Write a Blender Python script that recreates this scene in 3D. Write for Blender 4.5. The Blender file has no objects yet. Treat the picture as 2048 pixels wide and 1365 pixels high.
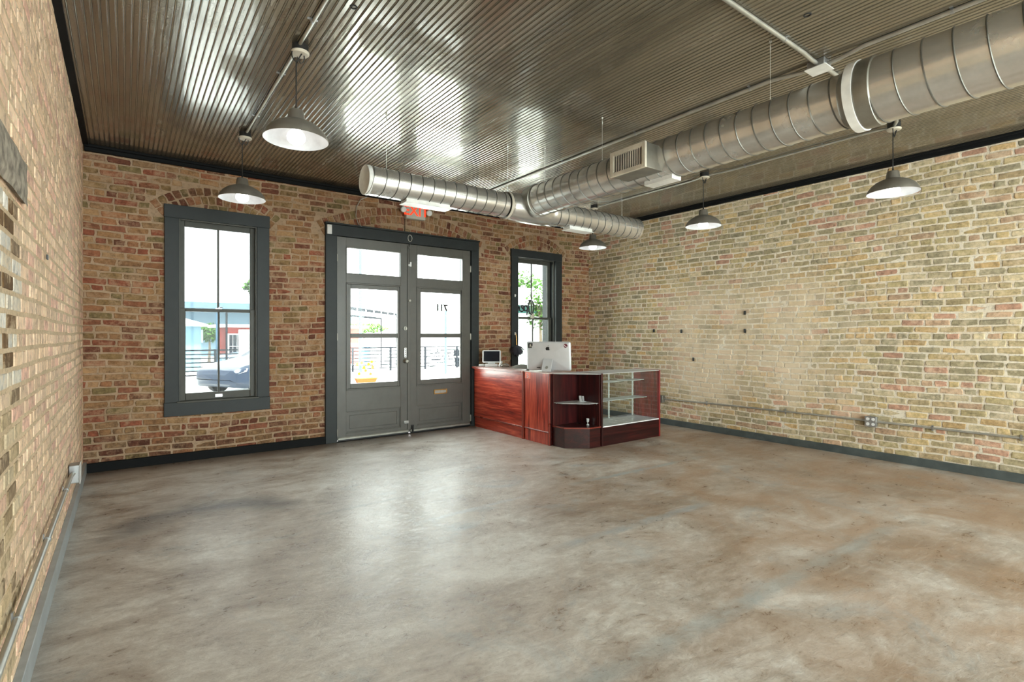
import bpy, math, random
from mathutils import Vector, Matrix, noise as mnoise

# ------------------------------------------------------------------ camera, world, exposure
H = 1.37
TH = 0.6392
sc = bpy.context.scene
C = sc.collection
cam = bpy.data.cameras.new('camera')
camo = bpy.data.objects.new('camera', cam)
C.objects.link(camo)
camo.location = (0, 0, H)
camo.rotation_euler = (math.pi / 2, 0, -TH)
cam.sensor_width = 36.0
cam.lens = 18.347
cam.shift_y = -0.00625
cam.clip_end = 400
sc.camera = camo
SKY = 6.0
w = bpy.data.worlds.new('overcast_sky')
sc.world = w
w.use_nodes = True
_bg = w.node_tree.nodes['Background']
_bg.inputs[0].default_value = (1.0, 0.985, 0.972, 1)
_bg.inputs[1].default_value = SKY
sc.view_settings.view_transform = 'Standard'
sc.view_settings.look = 'None'
sc.view_settings.gamma = 1
sc.view_settings.use_curve_mapping = False
sc.view_settings.exposure = 1.68
sc.cycles.use_denoising = True
sc.cycles.max_bounces = 10
sc.cycles.diffuse_bounces = 5
sc.cycles.transparent_max_bounces = 16
sc.cycles.sample_clamp_indirect = 6.0
sc.cycles.caustics_reflective = False
sc.cycles.caustics_refractive = False
BULB = 2.2
_s = bpy.data.lights.new('fill_sun', 'SUN')
_s.energy = 30.0
_s.angle = math.radians(4)
_s.color = (1.0, 0.96, 0.9)
_so = bpy.data.objects.new('fill_sun', _s)
C.objects.link(_so)
_so.rotation_euler = (math.radians(20), 0, math.radians(8))   # added high behind the building to brighten pavement and fill the room
# room: front wall plane y = D, side walls x = XL / XR, back wall y = YB
D, XL, XR, YB, ZC = 6.652, -0.316, 6.647, -3.2, 3.25


def portal(x0, x1, z0, z1, y, inward):
    l = bpy.data.lights.new('daylight_portal', 'AREA')
    l.shape = 'RECTANGLE'
    l.size = x1 - x0
    l.size_y = z1 - z0
    l.cycles.is_portal = True
    o = bpy.data.objects.new('daylight_portal', l)
    C.objects.link(o)
    o.location = ((x0 + x1) / 2, y, (z0 + z1) / 2)
    o.rotation_euler = (math.radians(-90 if inward < 0 else 90), 0, 0)


# openings that let the daylight in (front windows, glazed doors, added unseen rear windows)
portal(0.47, 1.24, 0.64, 2.62, D + 0.32, -1)
portal(2.17, 4.17, 0.0, 2.62, D + 0.32, -1)
portal(5.05, 5.85, 0.64, 2.62, D + 0.32, -1)
portal(0.0, 3.0, 0.3, 3.1, YB - 0.25, 1)
portal(3.3, 6.4, 0.3, 3.1, YB - 0.25, 1)

R = random.Random(7)


# ------------------------------------------------------------------ node helpers
def lin(r, g=None, b=None):
    if g is None:
        r, g, b = r
    f = lambda c: (c / 255 / 12.92) if c / 255 <= 0.04045 else ((c / 255 + 0.055) / 1.055) ** 2.4
    return (f(r), f(g), f(b), 1)


class NT:
    def __init__(s, name):
        s.m = bpy.data.materials.new(name)
        s.m.use_nodes = True
        s.t = s.m.node_tree
        s.t.nodes.clear()
        s.out = s.t.nodes.new('ShaderNodeOutputMaterial')

    def n(s, kind, ins=None, **kw):
        nd = s.t.nodes.new(kind)
        for k, v in kw.items():
            setattr(nd, k, v)
        for k, v in (ins or {}).items():
            s.set(nd, k, v)
        return nd

    def set(s, nd, k, v):
        sock = nd.inputs[k]
        if isinstance(v, bpy.types.NodeSocket):
            s.t.links.new(v, sock)
        else:
            sock.default_value = v

    def co(s, scale=(1, 1, 1), rot=(0, 0, 0), loc=(0, 0, 0)):
        tc = s.n('ShaderNodeTexCoord')
        mp = s.n('ShaderNodeMapping', {'Vector': tc.outputs['Object'], 'Scale': scale, 'Rotation': rot, 'Location': loc})
        return mp.outputs[0]

    def noise(s, vec, scale, detail=4, rough=0.55, dist=0.0):
        return s.n('ShaderNodeTexNoise', {'Vector': vec, 'Scale': scale, 'Detail': detail, 'Roughness': rough, 'Distortion': dist}).outputs['Fac']

    def ramp(s, fac, stops, interp='LINEAR'):
        nd = s.n('ShaderNodeValToRGB', {'Fac': fac})
        cr = nd.color_ramp
        cr.interpolation = interp
        while len(cr.elements) < len(stops):
            cr.elements.new(0.5)
        for e, (p, c) in zip(cr.elements, stops):
            e.position = p
            e.color = c if not isinstance(c, (int, float)) else (c, c, c, 1)
        return nd.outputs[0]

    def mix(s, f, a, b, blend='MIX'):
        nd = s.n('ShaderNodeMix', data_type='RGBA', blend_type=blend)
        s.set(nd, 0, f)
        s.set(nd, 6, a)
        s.set(nd, 7, b)
        return nd.outputs[2]

    def math(s, op, a, b=0.0, c=0.0, clamp=False):
        nd = s.n('ShaderNodeMath', operation=op, use_clamp=clamp)
        s.set(nd, 0, a)
        s.set(nd, 1, b)
        s.set(nd, 2, c)
        return nd.outputs[0]

    def bump(s, h, strength=0.3, dist=0.01):
        return s.n('ShaderNodeBump', {'Height': h, 'Strength': strength, 'Distance': dist}).outputs[0]

    def bsdf(s, **kw):
        b = s.n('ShaderNodeBsdfPrincipled')
        for k, v in kw.items():
            s.set(b, k.replace('_', ' '), v)
        s.t.links.new(b.outputs[0], s.out.inputs[0])
        return b


def paint(name, col, rough=0.5, metal=0.0, var=0.12, bump=0.15, scale=9.0, spec=0.5):
    t = NT(name)
    v = t.co()
    n1 = t.noise(v, scale, 5)
    c = lin(col)
    d = tuple(x * (1 - var) for x in c[:3]) + (1,)
    e = tuple(min(1, x * (1 + var)) for x in c[:3]) + (1,)
    colr = t.mix(t.ramp(n1, [(0.35, 0.0), (0.65, 1.0)]), d, e)
    rg = t.math('MULTIPLY_ADD', n1, 0.2, rough - 0.1)
    t.bsdf(Base_Color=colr, Roughness=rg, Metallic=metal, Normal=t.bump(t.noise(v, scale * 12, 3), bump, 0.002), Specular_IOR_Level=spec)
    return t.m


def emit(name, col, strength):
    t = NT(name)
    e = t.n('ShaderNodeEmission', {'Color': lin(col), 'Strength': strength})
    t.t.links.new(e.outputs[0], t.out.inputs[0])
    return t.m


def glass(name, tint=(235, 242, 240), refl=1.0, dirt_haze=0.03):
    t = NT(name)
    tr = t.n('ShaderNodeBsdfTransparent', {'Color': lin(tint)})
    gl = t.n('ShaderNodeBsdfGlossy', {'Color': (1, 1, 1, 1), 'Roughness': 0.03})
    fr = t.n('ShaderNodeFresnel', {'IOR': 1.45})
    f = t.math('MULTIPLY', fr.outputs[0], refl, clamp=True)
    mx = t.n('ShaderNodeMixShader', {0: f, 1: tr.outputs[0], 2: gl.outputs[0]})
    df = t.n('ShaderNodeBsdfDiffuse', {'Color': (0.8, 0.8, 0.8, 1)})
    mx2 = t.n('ShaderNodeMixShader', {0: dirt_haze, 1: mx.outputs[0], 2: df.outputs[0]})
    t.t.links.new(mx2.outputs[0], t.out.inputs[0])
    return t.m


def wood(name, dark, mid, light, vertical=False, rough=0.28, axis='y'):
    t = NT(name)
    # grain runs along 'axis' (or z when vertical)
    s = {'x': [0.55, 9, 9], 'y': [9, 0.55, 9], 'z': [9, 9, 0.55]}['z' if vertical else axis]
    v = t.co(scale=tuple(s))
    n1 = t.noise(v, 2.2, 6, 0.6, 1.2)
    n2 = t.noise(v, 9.0, 5, 0.7, 0.4)
    f = t.math('ADD', t.math('MULTIPLY', n1, 0.7), t.math('MULTIPLY', n2, 0.3))
    col = t.ramp(f, [(0.34, lin(dark)), (0.5, lin(mid)), (0.66, lin(light))])
    t.bsdf(Base_Color=col, Roughness=rough, Normal=t.bump(n2, 0.08, 0.002), Coat_Weight=0.12, Coat_Roughness=0.2)
    return t.m


# ------------------------------------------------------------------ materials
M = {}


def brick_mat(name, smear_col, smear_amt, region=None, foot=False):
    t = NT(name)
    v = t.co()
    at = t.n('ShaderNodeAttribute', attribute_name='brick_colour').outputs['Color']
    n1 = t.noise(v, 22, 6, 0.75)
    n2 = t.noise(v, 7, 5, 0.65, 0.5)
    n3 = t.noise(v, 90, 4, 0.7)
    mott = t.ramp(n1, [(0.3, 0.5), (0.5, 0.98), (0.7, 1.3)])
    c = t.mix(1.0, at, mott, 'MULTIPLY')
    c = t.mix(t.ramp(n3, [(0.62, 0.0), (0.75, 0.45)]), c, (0.05, 0.035, 0.025, 1))
    sm = t.ramp(t.math('ADD', t.math('MULTIPLY', n2, 0.6), t.math('MULTIPLY', n1, 0.4)), [(0.5, 0.0), (0.66, smear_amt)])
    if region:
        (ax, a0, a1, z0, z1) = region
        sep = t.n('ShaderNodeSeparateXYZ', {0: v})
        u = sep.outputs[ax]
        def win(x, lo, hi, soft):
            a = t.n('ShaderNodeMapRange', {'Value': x, 'From Min': lo - soft, 'From Max': lo + soft}, interpolation_type='SMOOTHSTEP').outputs[0]
            b = t.n('ShaderNodeMapRange', {'Value': x, 'From Min': hi - soft, 'From Max': hi + soft, 'To Min': 1.0, 'To Max': 0.0}, interpolation_type='SMOOTHSTEP').outputs[0]
            return t.math('MULTIPLY', a, b)
        nn = t.noise(v, 1.7, 4, 0.6, 0.6)
        uu = t.math('MULTIPLY_ADD', nn, 1.4, u)
        zz = t.math('MULTIPLY_ADD', nn, 1.0, sep.outputs[2])
        reg = t.math('MULTIPLY', win(uu, a0 + 0.7, a1 + 0.7, 0.35), win(zz, z0 + 0.5, z1 + 0.5, 0.25))
        reg = t.math('MULTIPLY', reg, t.ramp(nn, [(0.36, 0.25), (0.58, 0.9)]))
        sm = t.math('MAXIMUM', sm, reg)
    c = t.mix(sm, c, lin(smear_col))
    if foot:  # damp, sooty grime low on the wall
        zf = t.n('ShaderNodeSeparateXYZ', {0: v}).outputs[2]
        g_ = t.n('ShaderNodeMapRange', {'Value': t.math('MULTIPLY_ADD', n2, -0.7, zf), 'From Min': -0.35, 'From Max': 0.25, 'To Min': 0.8, 'To Max': 0.0}).outputs[0]
        c = t.mix(t.math('MULTIPLY', g_, t.ramp(n1, [(0.35, 1.0), (0.65, 0.2)])), c, lin(58, 34, 22))
    h = t.math('ADD', t.math('MULTIPLY', n1, 0.6), t.math('MULTIPLY', n3, 0.4))
    t.bsdf(Base_Color=c, Roughness=0.88, Normal=t.bump(h, 0.55, 0.006), Specular_IOR_Level=0.25)
    return t.m


def mortar_mat(name, col, col2):
    t = NT(name)
    v = t.co()
    n1 = t.noise(v, 40, 6, 0.7)
    n2 = t.noise(v, 3, 4, 0.6)
    c = t.mix(t.ramp(n2, [(0.35, 0.0), (0.7, 1.0)]), lin(col), lin(col2))
    c = t.mix(t.ramp(n1, [(0.3, 0.5), (0.5, 0.0)]), c, (0.12, 0.09, 0.06, 1))
    t.bsdf(Base_Color=c, Roughness=0.95, Normal=t.bump(n1, 0.8, 0.01), Specular_IOR_Level=0.2)
    return t.m


M['brickF'] = brick_mat('front_brick', (174, 146, 118), 0.85, foot=True)
M['mortF'] = mortar_mat('front_mortar', (184, 158, 132), (160, 134, 108))
M['brickR'] = brick_mat('right_brick', (232, 212, 184), 0.55, region=(1, 2.6, 5.0, 0.45, 2.0))
M['mortR'] = mortar_mat('right_mortar', (240, 230, 212), (230, 216, 194))
M['brickL'] = brick_mat('left_brick', (222, 200, 168), 0.9)
M['mortL'] = mortar_mat('left_mortar', (226, 202, 170), (208, 184, 152))
M['plaster'] = paint('plain_plaster', (190, 180, 165), 0.8)


def concrete():
    t = NT('stained_concrete')
    v = t.co()
    sep = t.n('ShaderNodeSeparateXYZ', {0: v})
    x, y = sep.outputs[0], sep.outputs[1]
    vs = t.co(scale=(1.0, 1.0, 1.0), rot=(0, 0, 0.08))
    vst = t.n('ShaderNodeMapping', {'Vector': vs, 'Scale': (0.85, 1.3, 1)}).outputs[0]
    nb = t.noise(vst, 0.9, 6, 0.62, 0.7)
    nm = t.noise(vst, 3.2, 7, 0.68, 0.6)
    nf = t.noise(vst, 17, 8, 0.75, 0.5)
    nn = t.noise(v, 60, 4, 0.7)
    f = t.math('ADD', t.math('MULTIPLY', nb, 0.42), t.math('ADD', t.math('MULTIPLY', nm, 0.32), t.math('MULTIPLY', nf, 0.26)))
    f = t.math('MULTIPLY_ADD', f, 1.9, -0.45)
    c = t.ramp(f, [(0.24, lin(122, 106, 92)), (0.4, lin(158, 145, 132)), (0.52, lin(186, 177, 166)), (0.68, lin(220, 216, 208))])
    sc_ = t.noise(t.n('ShaderNodeMapping', {'Vector': vs, 'Scale': (1.3, 9, 1)}).outputs[0], 2.5, 6, 0.75, 0.4)
    c = t.mix(t.ramp(sc_, [(0.55, 0.0), (0.68, 0.4)]), c, lin(214, 210, 204))
    c = t.mix(t.ramp(sc_, [(0.32, 0.3), (0.42, 0.0)]), c, lin(112, 100, 90))
    # rust / ochre staining towards the right and near the camera
    ru = t.n('ShaderNodeMapRange', {'Value': t.math('SUBTRACT', x, t.math('MULTIPLY', y, 0.35)), 'From Min': 0.6, 'From Max': 3.6}, interpolation_type='SMOOTHSTEP').outputs[0]
    nr = t.noise(t.co(scale=(1, 1, 1), loc=(5, 3, 0)), 1.6, 7, 0.66, 0.8)
    rm = t.math('MULTIPLY', t.ramp(nr, [(0.36, 0.12), (0.6, 0.75)]), t.math('MULTIPLY_ADD', ru, 0.8, 0.12))
    c = t.mix(t.math('MULTIPLY', rm, 0.95), c, lin(164, 126, 92))
    # blue grey patches
    nbz = t.noise(t.co(loc=(9, 1, 0)), 1.5, 7, 0.7, 1.0)
    c = t.mix(t.ramp(nbz, [(0.56, 0.0), (0.72, 0.5)]), c, lin(148, 162, 168))
    # patchily paler towards the doors
    wm = t.n('ShaderNodeMapRange', {'Value': y, 'From Min': 2.5, 'From Max': 5.5}).outputs[0]
    c = t.mix(t.math('MULTIPLY', wm, t.ramp(nm, [(0.45, 0.0), (0.7, 0.45)])), c, lin(205, 203, 198))

    def streak(ax_, ay_, bx_, by_, wd, col, amt, c):
        dx, dy = bx_ - ax_, by_ - ay_
        L = math.hypot(dx, dy)
        ux, uy = dx / L, dy / L
        px = t.math('SUBTRACT', x, ax_)
        py = t.math('SUBTRACT', y, ay_)
        s_ = t.math('ADD', t.math('MULTIPLY', px, ux), t.math('MULTIPLY', py, uy))
        p_ = t.math('ABSOLUTE', t.math('ADD', t.math('MULTIPLY_ADD', nf, 0.1, -0.05), t.math('SUBTRACT', t.math('MULTIPLY', px, uy), t.math('MULTIPLY', py, ux))))
        a = t.n('ShaderNodeMapRange', {'Value': p_, 'From Min': wd * 0.3, 'From Max': wd, 'To Min': 1.0, 'To Max': 0.0}).outputs[0]
        b = t.n('ShaderNodeMapRange', {'Value': s_, 'From Min': 0.0, 'From Max': 0.3}).outputs[0]
        d = t.n('ShaderNodeMapRange', {'Value': s_, 'From Min': L - 0.3, 'From Max': L, 'To Min': 1.0, 'To Max': 0.0}).outputs[0]
        m = t.math('MULTIPLY', t.math('MULTIPLY', a, b), t.math('MULTIPLY', d, t.ramp(nm, [(0.38, 0.1), (0.55, amt)])))
        return t.mix(m, c, lin(col))
    for s in STREAKS:
        c = streak(*s, c)
    # dark crescent stain on the left
    cx, cy, r0 = STAIN
    dd = t.math('SQRT', t.math('ADD', t.math('POWER', t.math('MULTIPLY', t.math('SUBTRACT', x, cx), 0.8), 2.0), t.math('POWER', t.math('SUBTRACT', y, cy), 2.0)))
    dd = t.math('MULTIPLY_ADD', nm, 0.5, t.math('SUBTRACT', dd, 0.25))
    ring = t.n('ShaderNodeMapRange', {'Value': t.math('ABSOLUTE', t.math('SUBTRACT', dd, r0)), 'From Min': 0.0, 'From Max': 0.2, 'To Min': 1.0, 'To Max': 0.0}).outputs[0]
    side = t.n('ShaderNodeMapRange', {'Value': y, 'From Min': cy - 0.1, 'From Max': cy + 0.15}).outputs[0]
    c = t.mix(t.math('MULTIPLY', t.math('MULTIPLY', ring, side), 0.75), c, lin(92, 90, 90))
    # expansion joint lines
    # browner and darker along the front wall
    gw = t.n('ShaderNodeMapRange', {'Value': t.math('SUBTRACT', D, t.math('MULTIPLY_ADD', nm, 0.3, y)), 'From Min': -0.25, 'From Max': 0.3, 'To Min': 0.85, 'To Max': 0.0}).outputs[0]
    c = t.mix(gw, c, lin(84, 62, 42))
    c = t.mix(t.ramp(nn, [(0.3, 0.3), (0.45, 0.0)]), c, lin(90, 76, 62))
    rg = t.ramp(t.math('ADD', t.math('MULTIPLY', nm, 0.35), t.math('MULTIPLY', nf, 0.65)), [(0.4, 0.26), (0.6, 0.62)])
    h = t.math('ADD', t.math('MULTIPLY', nf, 0.9), t.math('MULTIPLY', nm, 0.8))
    t.bsdf(Base_Color=c, Roughness=rg, Normal=t.bump(h, 0.4, 0.02), Specular_IOR_Level=0.6, Coat_Weight=0.12, Coat_Roughness=0.22)
    return t.m


STREAKS = [(1.2, 1.47, 4.5, 1.37, 0.075, (146, 160, 162), 0.42),
           (2.1, 2.52, 3.9, 2.45, 0.06, (146, 160, 168), 0.5),
           (1.6, 3.45, 3.0, 3.5, 0.04, (196, 200, 202), 0.6),
           (3.2, 3.5, 5.3, 3.42, 0.05, (160, 172, 174), 0.65),
           (1.0, 4.05, 2.6, 4.1, 0.03, (110, 104, 96), 0.5)]
STAIN = (0.5, 4.35, 0.42)
M['concrete'] = concrete()


def ceiling_mat():
    t = NT('olive_gloss_beadboard')
    v = t.co()
    n1 = t.noise(t.co(scale=(6, 0.6, 6)), 1.3, 5, 0.6)
    n2 = t.noise(v, 55, 4, 0.6)
    n3 = t.noise(t.co(scale=(14, 2.0, 14)), 2.0, 4, 0.6)
    c = t.mix(t.ramp(n1, [(0.35, 0.0), (0.7, 1.0)]), lin(108, 101, 86), lin(134, 125, 108))
    rg = t.math('MULTIPLY_ADD', n1, 0.2, 0.14)
    h = t.math('ADD', t.math('MULTIPLY', n2, 0.35), t.math('MULTIPLY', n3, 1.0))
    t.bsdf(Base_Color=c, Roughness=rg, Metallic=0.4, Normal=t.bump(h, 0.35, 0.006), Specular_IOR_Level=0.7, Coat_Weight=1.0, Coat_Roughness=0.10)
    return t.m


M['ceil'] = ceiling_mat()
M['casing'] = paint('slate_casing_paint', (42, 46, 47), 0.5, var=0.12, bump=0.3, spec=0.3)
M['black_trim'] = paint('black_trim_paint', (18, 19, 20), 0.7, spec=0.15)
M['base_grey'] = paint('grey_baseboard_paint', (78, 86, 86), 0.42, var=0.18)
M['base_light'] = paint('pale_grey_baseboard_paint', (164, 171, 174), 0.4, var=0.12)
M['doorp'] = paint('grey_door_paint', (84, 82, 77), 0.38, var=0.08, bump=0.2)
M['sash'] = paint('grey_sash_paint', (70, 69, 63), 0.45, spec=0.3)
M['alum'] = paint('brushed_aluminium', (190, 192, 196), 0.3, metal=1.0)
M['galv'] = None


def galv():
    t = NT('galvanised_steel')
    v = t.co()
    n1 = t.noise(v, 3, 4, 0.6)
    n2 = t.n('ShaderNodeTexVoronoi', {'Vector': v, 'Scale': 60}).outputs['Distance']
    n3 = t.noise(v, 160, 2)
    c = t.mix(t.ramp(n1, [(0.3, 0.0), (0.7, 1.0)]), lin(200, 198, 192), lin(228, 227, 224))
    c = t.mix(t.math('MULTIPLY', n2, 0.12), c, lin(120, 118, 112))
    rg = t.math('MULTIPLY_ADD', n1, 0.16, 0.17)
    t.bsdf(Base_Color=c, Roughness=rg, Metallic=0.8, Normal=t.bump(n1, 0.03, 0.02))
    return t.m


M['galv'] = galv()
M['galv_dull'] = paint('dull_galvanised_fitting', (150, 148, 140), 0.45, metal=0.9, var=0.15)
M['seam'] = paint('duct_seam', (112, 110, 104), 0.4, metal=0.8)
M['white_metal'] = paint('white_enamel', (226, 226, 222), 0.4)
M['register'] = paint('ivory_register_paint', (196, 188, 172), 0.45)
M['dark_in'] = paint('dark_void', (22, 20, 18), 0.8)
M['pipe'] = paint('grey_conduit_steel', (176, 174, 166), 0.35, metal=0.55)
M['zinc'] = paint('zinc_box_steel', (170, 172, 174), 0.38, metal=0.8)
M['pend'] = paint('pewter_lamp_shade', (152, 147, 138), 0.34, metal=0.6)
M['pend_in'] = paint('white_shade_lining', (208, 212, 216), 0.5)
M['cord'] = paint('black_cord', (14, 14, 14), 0.5)
M['bulb'] = emit('glowing_bulb', (255, 250, 242), BULB)
M['glass_in'] = glass('window_glass', (236, 243, 242), 0.35, 0.004)
M['glass_dim'] = glass('dimmed_window_glass', (176, 182, 182), 0.3, 0.012)  # glass darkened to hold back the bright view outside, no screen
M['glass_tint'] = glass('tinted_window_glass', (196, 202, 200), 0.3, 0.006)  # darkened less, also to hold back the bright view
M['glass_case'] = glass('display_glass', (246, 250, 249), 0.15, 0.006)
M['shelf_glass'] = glass('shelf_glass', (206, 232, 228), 1.0, 0.62)  # white haze mixed in for bright reflections on shelf and top glass
CH = ((84, 24, 20), (160, 56, 40), (214, 100, 70))
M['cherry_h'] = wood('cherry_laminate_horizontal', *CH, axis='y')
M['cherry_v'] = wood('cherry_laminate_vertical', *CH, vertical=True)
M['cherry_x'] = wood('cherry_laminate_case', (18, 4, 5), (42, 9, 11), (70, 20, 18), axis='x')
M['cherry_dv'] = wood('cherry_laminate_dark_vertical', (22, 5, 6), (48, 12, 14), (84, 26, 24), vertical=True)
M['cherry_rv'] = wood('cherry_laminate_red_panel', (70, 12, 14), (132, 32, 34), (172, 56, 50), vertical=True, rough=0.45)
M['cherry_trim'] = paint('cherry_edge_trim', (124, 52, 40), 0.3)
M['dark_trim'] = paint('dark_cherry_trim', (44, 12, 12), 0.3)
M['top_lam'] = paint('pale_counter_laminate', (206, 176, 168), 0.25)
M['deck'] = paint('white_case_deck', (234, 234, 236), 0.25)
M['imac'] = paint('satin_aluminium', (206, 206, 208), 0.42, metal=0.35, var=0.03, bump=0.0)
M['black'] = paint('black_plastic', (14, 14, 16), 0.35)
M['screen'] = paint('dark_glass_screen', (18, 22, 34), 0.12)
M['whitep'] = paint('white_plastic', (228, 228, 228), 0.4, var=0.03)
M['exit_red'] = emit('lit_exit_red', (255, 66, 36), 0.55)
M['exit_body'] = paint('exit_sign_grey', (184, 186, 176), 0.45)
M['brass'] = paint('aged_brass', (168, 128, 72), 0.35, metal=0.85)
M['feather'] = paint('dark_grey_feathers', (84, 84, 94), 0.85)
M['orange'] = paint('salmon_sticker', (232, 118, 92), 0.5)
M['asphalt'] = paint('pale_pavement', (186, 186, 184), 0.9, var=0.1)
M['iron'] = paint('black_iron', (22, 24, 28), 0.9, spec=0.08)
M['leaf'] = paint('green_leaves', (52, 78, 34), 0.9, var=0.4, scale=2, spec=0.1)
M['bark'] = paint('grey_bark', (96, 84, 70), 0.9)
M['oldwood'] = paint('weathered_lintel_wood', (150, 140, 126), 0.9, var=0.5, bump=0.9, scale=22)


# ------------------------------------------------------------------ mesh builder
class MB:
    def __init__(s):
        s.v, s.f, s.mi = [], [], []
        s.cur = 0

    def add(s, vs, fs):
        b = len(s.v)
        s.v += [tuple(p) for p in vs]
        s.f += [tuple(i + b for i in f) for f in fs]
        s.mi += [s.cur] * len(fs)
        return s

    def box(s, x0, x1, y0, y1, z0, z1):
        vs = [(x, y, z) for x in (x0, x1) for y in (y0, y1) for z in (z0, z1)]
        return s.add(vs, [(0, 1, 3, 2), (4, 6, 7, 5), (0, 4, 5, 1), (2, 3, 7, 6), (0, 2, 6, 4), (1, 5, 7, 3)])

    def obox(s, mat, sx, sy, sz):
        vs = [mat @ Vector((x, y, z)) for x in (-sx / 2, sx / 2) for y in (-sy / 2, sy / 2) for z in (-sz / 2, sz / 2)]
        return s.add(vs, [(0, 1, 3, 2), (4, 6, 7, 5), (0, 4, 5, 1), (2, 3, 7, 6), (0, 2, 6, 4), (1, 5, 7, 3)])

    def tube(s, pts, r, n=10, cap=True, closed=False):
        pts = [Vector(p) for p in pts]
        rs = r if isinstance(r, (list, tuple)) else [r] * len(pts)
        m = len(pts)
        rings = []
        prev = None
        for i, p in enumerate(pts):
            if closed:
                d = (pts[(i + 1) % m] - pts[i - 1])
            else:
                d = (pts[min(i + 1, m - 1)] - pts[max(i - 1, 0)])
            if d.length < 1e-9:
                d = Vector((0, 0, 1))
            d.normalize()
            if prev is None:
                a = Vector((0, 0, 1)) if abs(d.z) < 0.9 else Vector((1, 0, 0))
                u = d.cross(a).normalized()
            else:
                u = (prev - d * prev.dot(d))
                u = u.normalized() if u.length > 1e-6 else d.orthogonal().normalized()
            prev = u
            w_ = d.cross(u)
            rings.append([p + (u * math.cos(2 * math.pi * k / n) + w_ * math.sin(2 * math.pi * k / n)) * rs[i] for k in range(n)])
        vs = [q for rg in rings for q in rg]
        fs = []
        for i in range(m - 1 if not closed else m):
            j = (i + 1) % m
            for k in range(n):
                fs.append((i * n + k, i * n + (k + 1) % n, j * n + (k + 1) % n, j * n + k))
        if cap and not closed:
            fs.append(tuple(range(n))[::-1])
            fs.append(tuple((m - 1) * n + k for k in range(n)))
        return s.add(vs, fs)

    def lathe(s, prof, cx=0, cy=0, n=40, cap0=False, cap1=False):
        vs, fs = [], []
        for (r, z) in prof:
            for k in range(n):
                a = 2 * math.pi * k / n
                vs.append((cx + r * math.cos(a), cy + r * math.sin(a), z))
        for i in range(len(prof) - 1):
            for k in range(n):
                fs.append((i * n + k, i * n + (k + 1) % n, (i + 1) * n + (k + 1) % n, (i + 1) * n + k))
        if cap0:
            fs.append(tuple(range(n))[::-1])
        if cap1:
            fs.append(tuple((len(prof) - 1) * n + k for k in range(n)))
        return s.add(vs, fs)

    def prism(s, poly, z0, z1):
        n = len(poly)
        vs = [(x, y, z0) for x, y in poly] + [(x, y, z1) for x, y in poly]
        fs = [tuple(range(n))[::-1], tuple(range(n, 2 * n))] + [(i, (i + 1) % n, n + (i + 1) % n, n + i) for i in range(n)]
        return s.add(vs, fs)

    def prism_m(s, poly, t, mat):
        n = len(poly)
        vs = [mat @ Vector((x, y, 0)) for x, y in poly] + [mat @ Vector((x, y, t)) for x, y in poly]
        fs = [tuple(range(n))[::-1], tuple(range(n, 2 * n))] + [(i, (i + 1) % n, n + (i + 1) % n, n + i) for i in range(n)]
        return s.add(vs, fs)

    def build(s, name, mat, parent=None, smooth=True, bevel=0.0, org=None, angle=0.6):
        me = bpy.data.meshes.new(name)
        vs = s.v
        o_ = org
        if o_ is None and parent is None:
            o_ = (0, 0, 0)
        if parent is not None and org is None:
            o_ = tuple(PO.get(parent.name, (0, 0, 0)))
        ox, oy, oz = o_
        me.from_pydata([(a - ox, b - oy, c - oz) for a, b, c in vs], [], s.f)
        mats = mat if isinstance(mat, (list, tuple)) else [mat]
        for m_ in mats:
            me.materials.append(m_)
        if len(mats) > 1:
            me.polygons.foreach_set('material_index', s.mi)
        if smooth:
            me.shade_smooth()
            me.set_sharp_from_angle(angle=angle)
        me.update()
        o = bpy.data.objects.new(name, me)
        C.objects.link(o)
        if parent is not None:
            o.parent = parent
            PO[o.name] = tuple(o_)
        else:
            o.location = o_
            PO[o.name] = tuple(o_)
        if bevel:
            b = o.modifiers.new('edge', 'BEVEL')
            b.width = bevel
            b.segments = 2
            b.limit_method = 'ANGLE'
            b.angle_limit = 0.7
        return o


PO = {}  # world origin of each parent, so parts can be written in world coordinates


def tag(o, label, cat, group=None, kind=None):
    o['label'] = label
    o['category'] = cat
    if group:
        o['group'] = group
    if kind:
        o['kind'] = kind
    return o


def thing(name, loc, label, cat, group=None, kind=None, rz=0.0):
    o = bpy.data.objects.new(name, None)
    C.objects.link(o)
    o.location = loc
    o.rotation_euler = (0, 0, rz)
    o.empty_display_size = 0.1
    PO[o.name] = tuple(loc)
    return tag(o, label, cat, group, kind)


def copy_tree(o, parent=None):
    c = o.copy()
    C.objects.link(c)
    c.parent = parent
    for ch in list(o.children):
        copy_tree(ch, c)
    return c


def text(name, body, size, mat, parent, loc, rot, ext=0.002, align='CENTER'):
    cu = bpy.data.curves.new(name, 'FONT')
    cu.body = body
    cu.size = size
    cu.extrude = ext
    cu.offset = 0.007 if body == '711' else 0.002
    cu.align_x = align
    cu.align_y = 'CENTER'
    o = bpy.data.objects.new(name, cu)
    cu.materials.append(mat)
    C.objects.link(o)
    o.parent = parent
    px, py, pz = PO.get(parent.name, (0, 0, 0)) if parent else (0, 0, 0)
    o.location = (loc[0] - px, loc[1] - py, loc[2] - pz)
    o.rotation_euler = rot
    dg = bpy.context.evaluated_depsgraph_get()
    me = bpy.data.meshes.new_from_object(o.evaluated_get(dg))
    q = bpy.data.objects.new(name, me)
    C.objects.link(q)
    q.parent = parent
    q.location = o.location
    q.rotation_euler = rot
    bpy.data.objects.remove(o)
    return q


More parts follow.
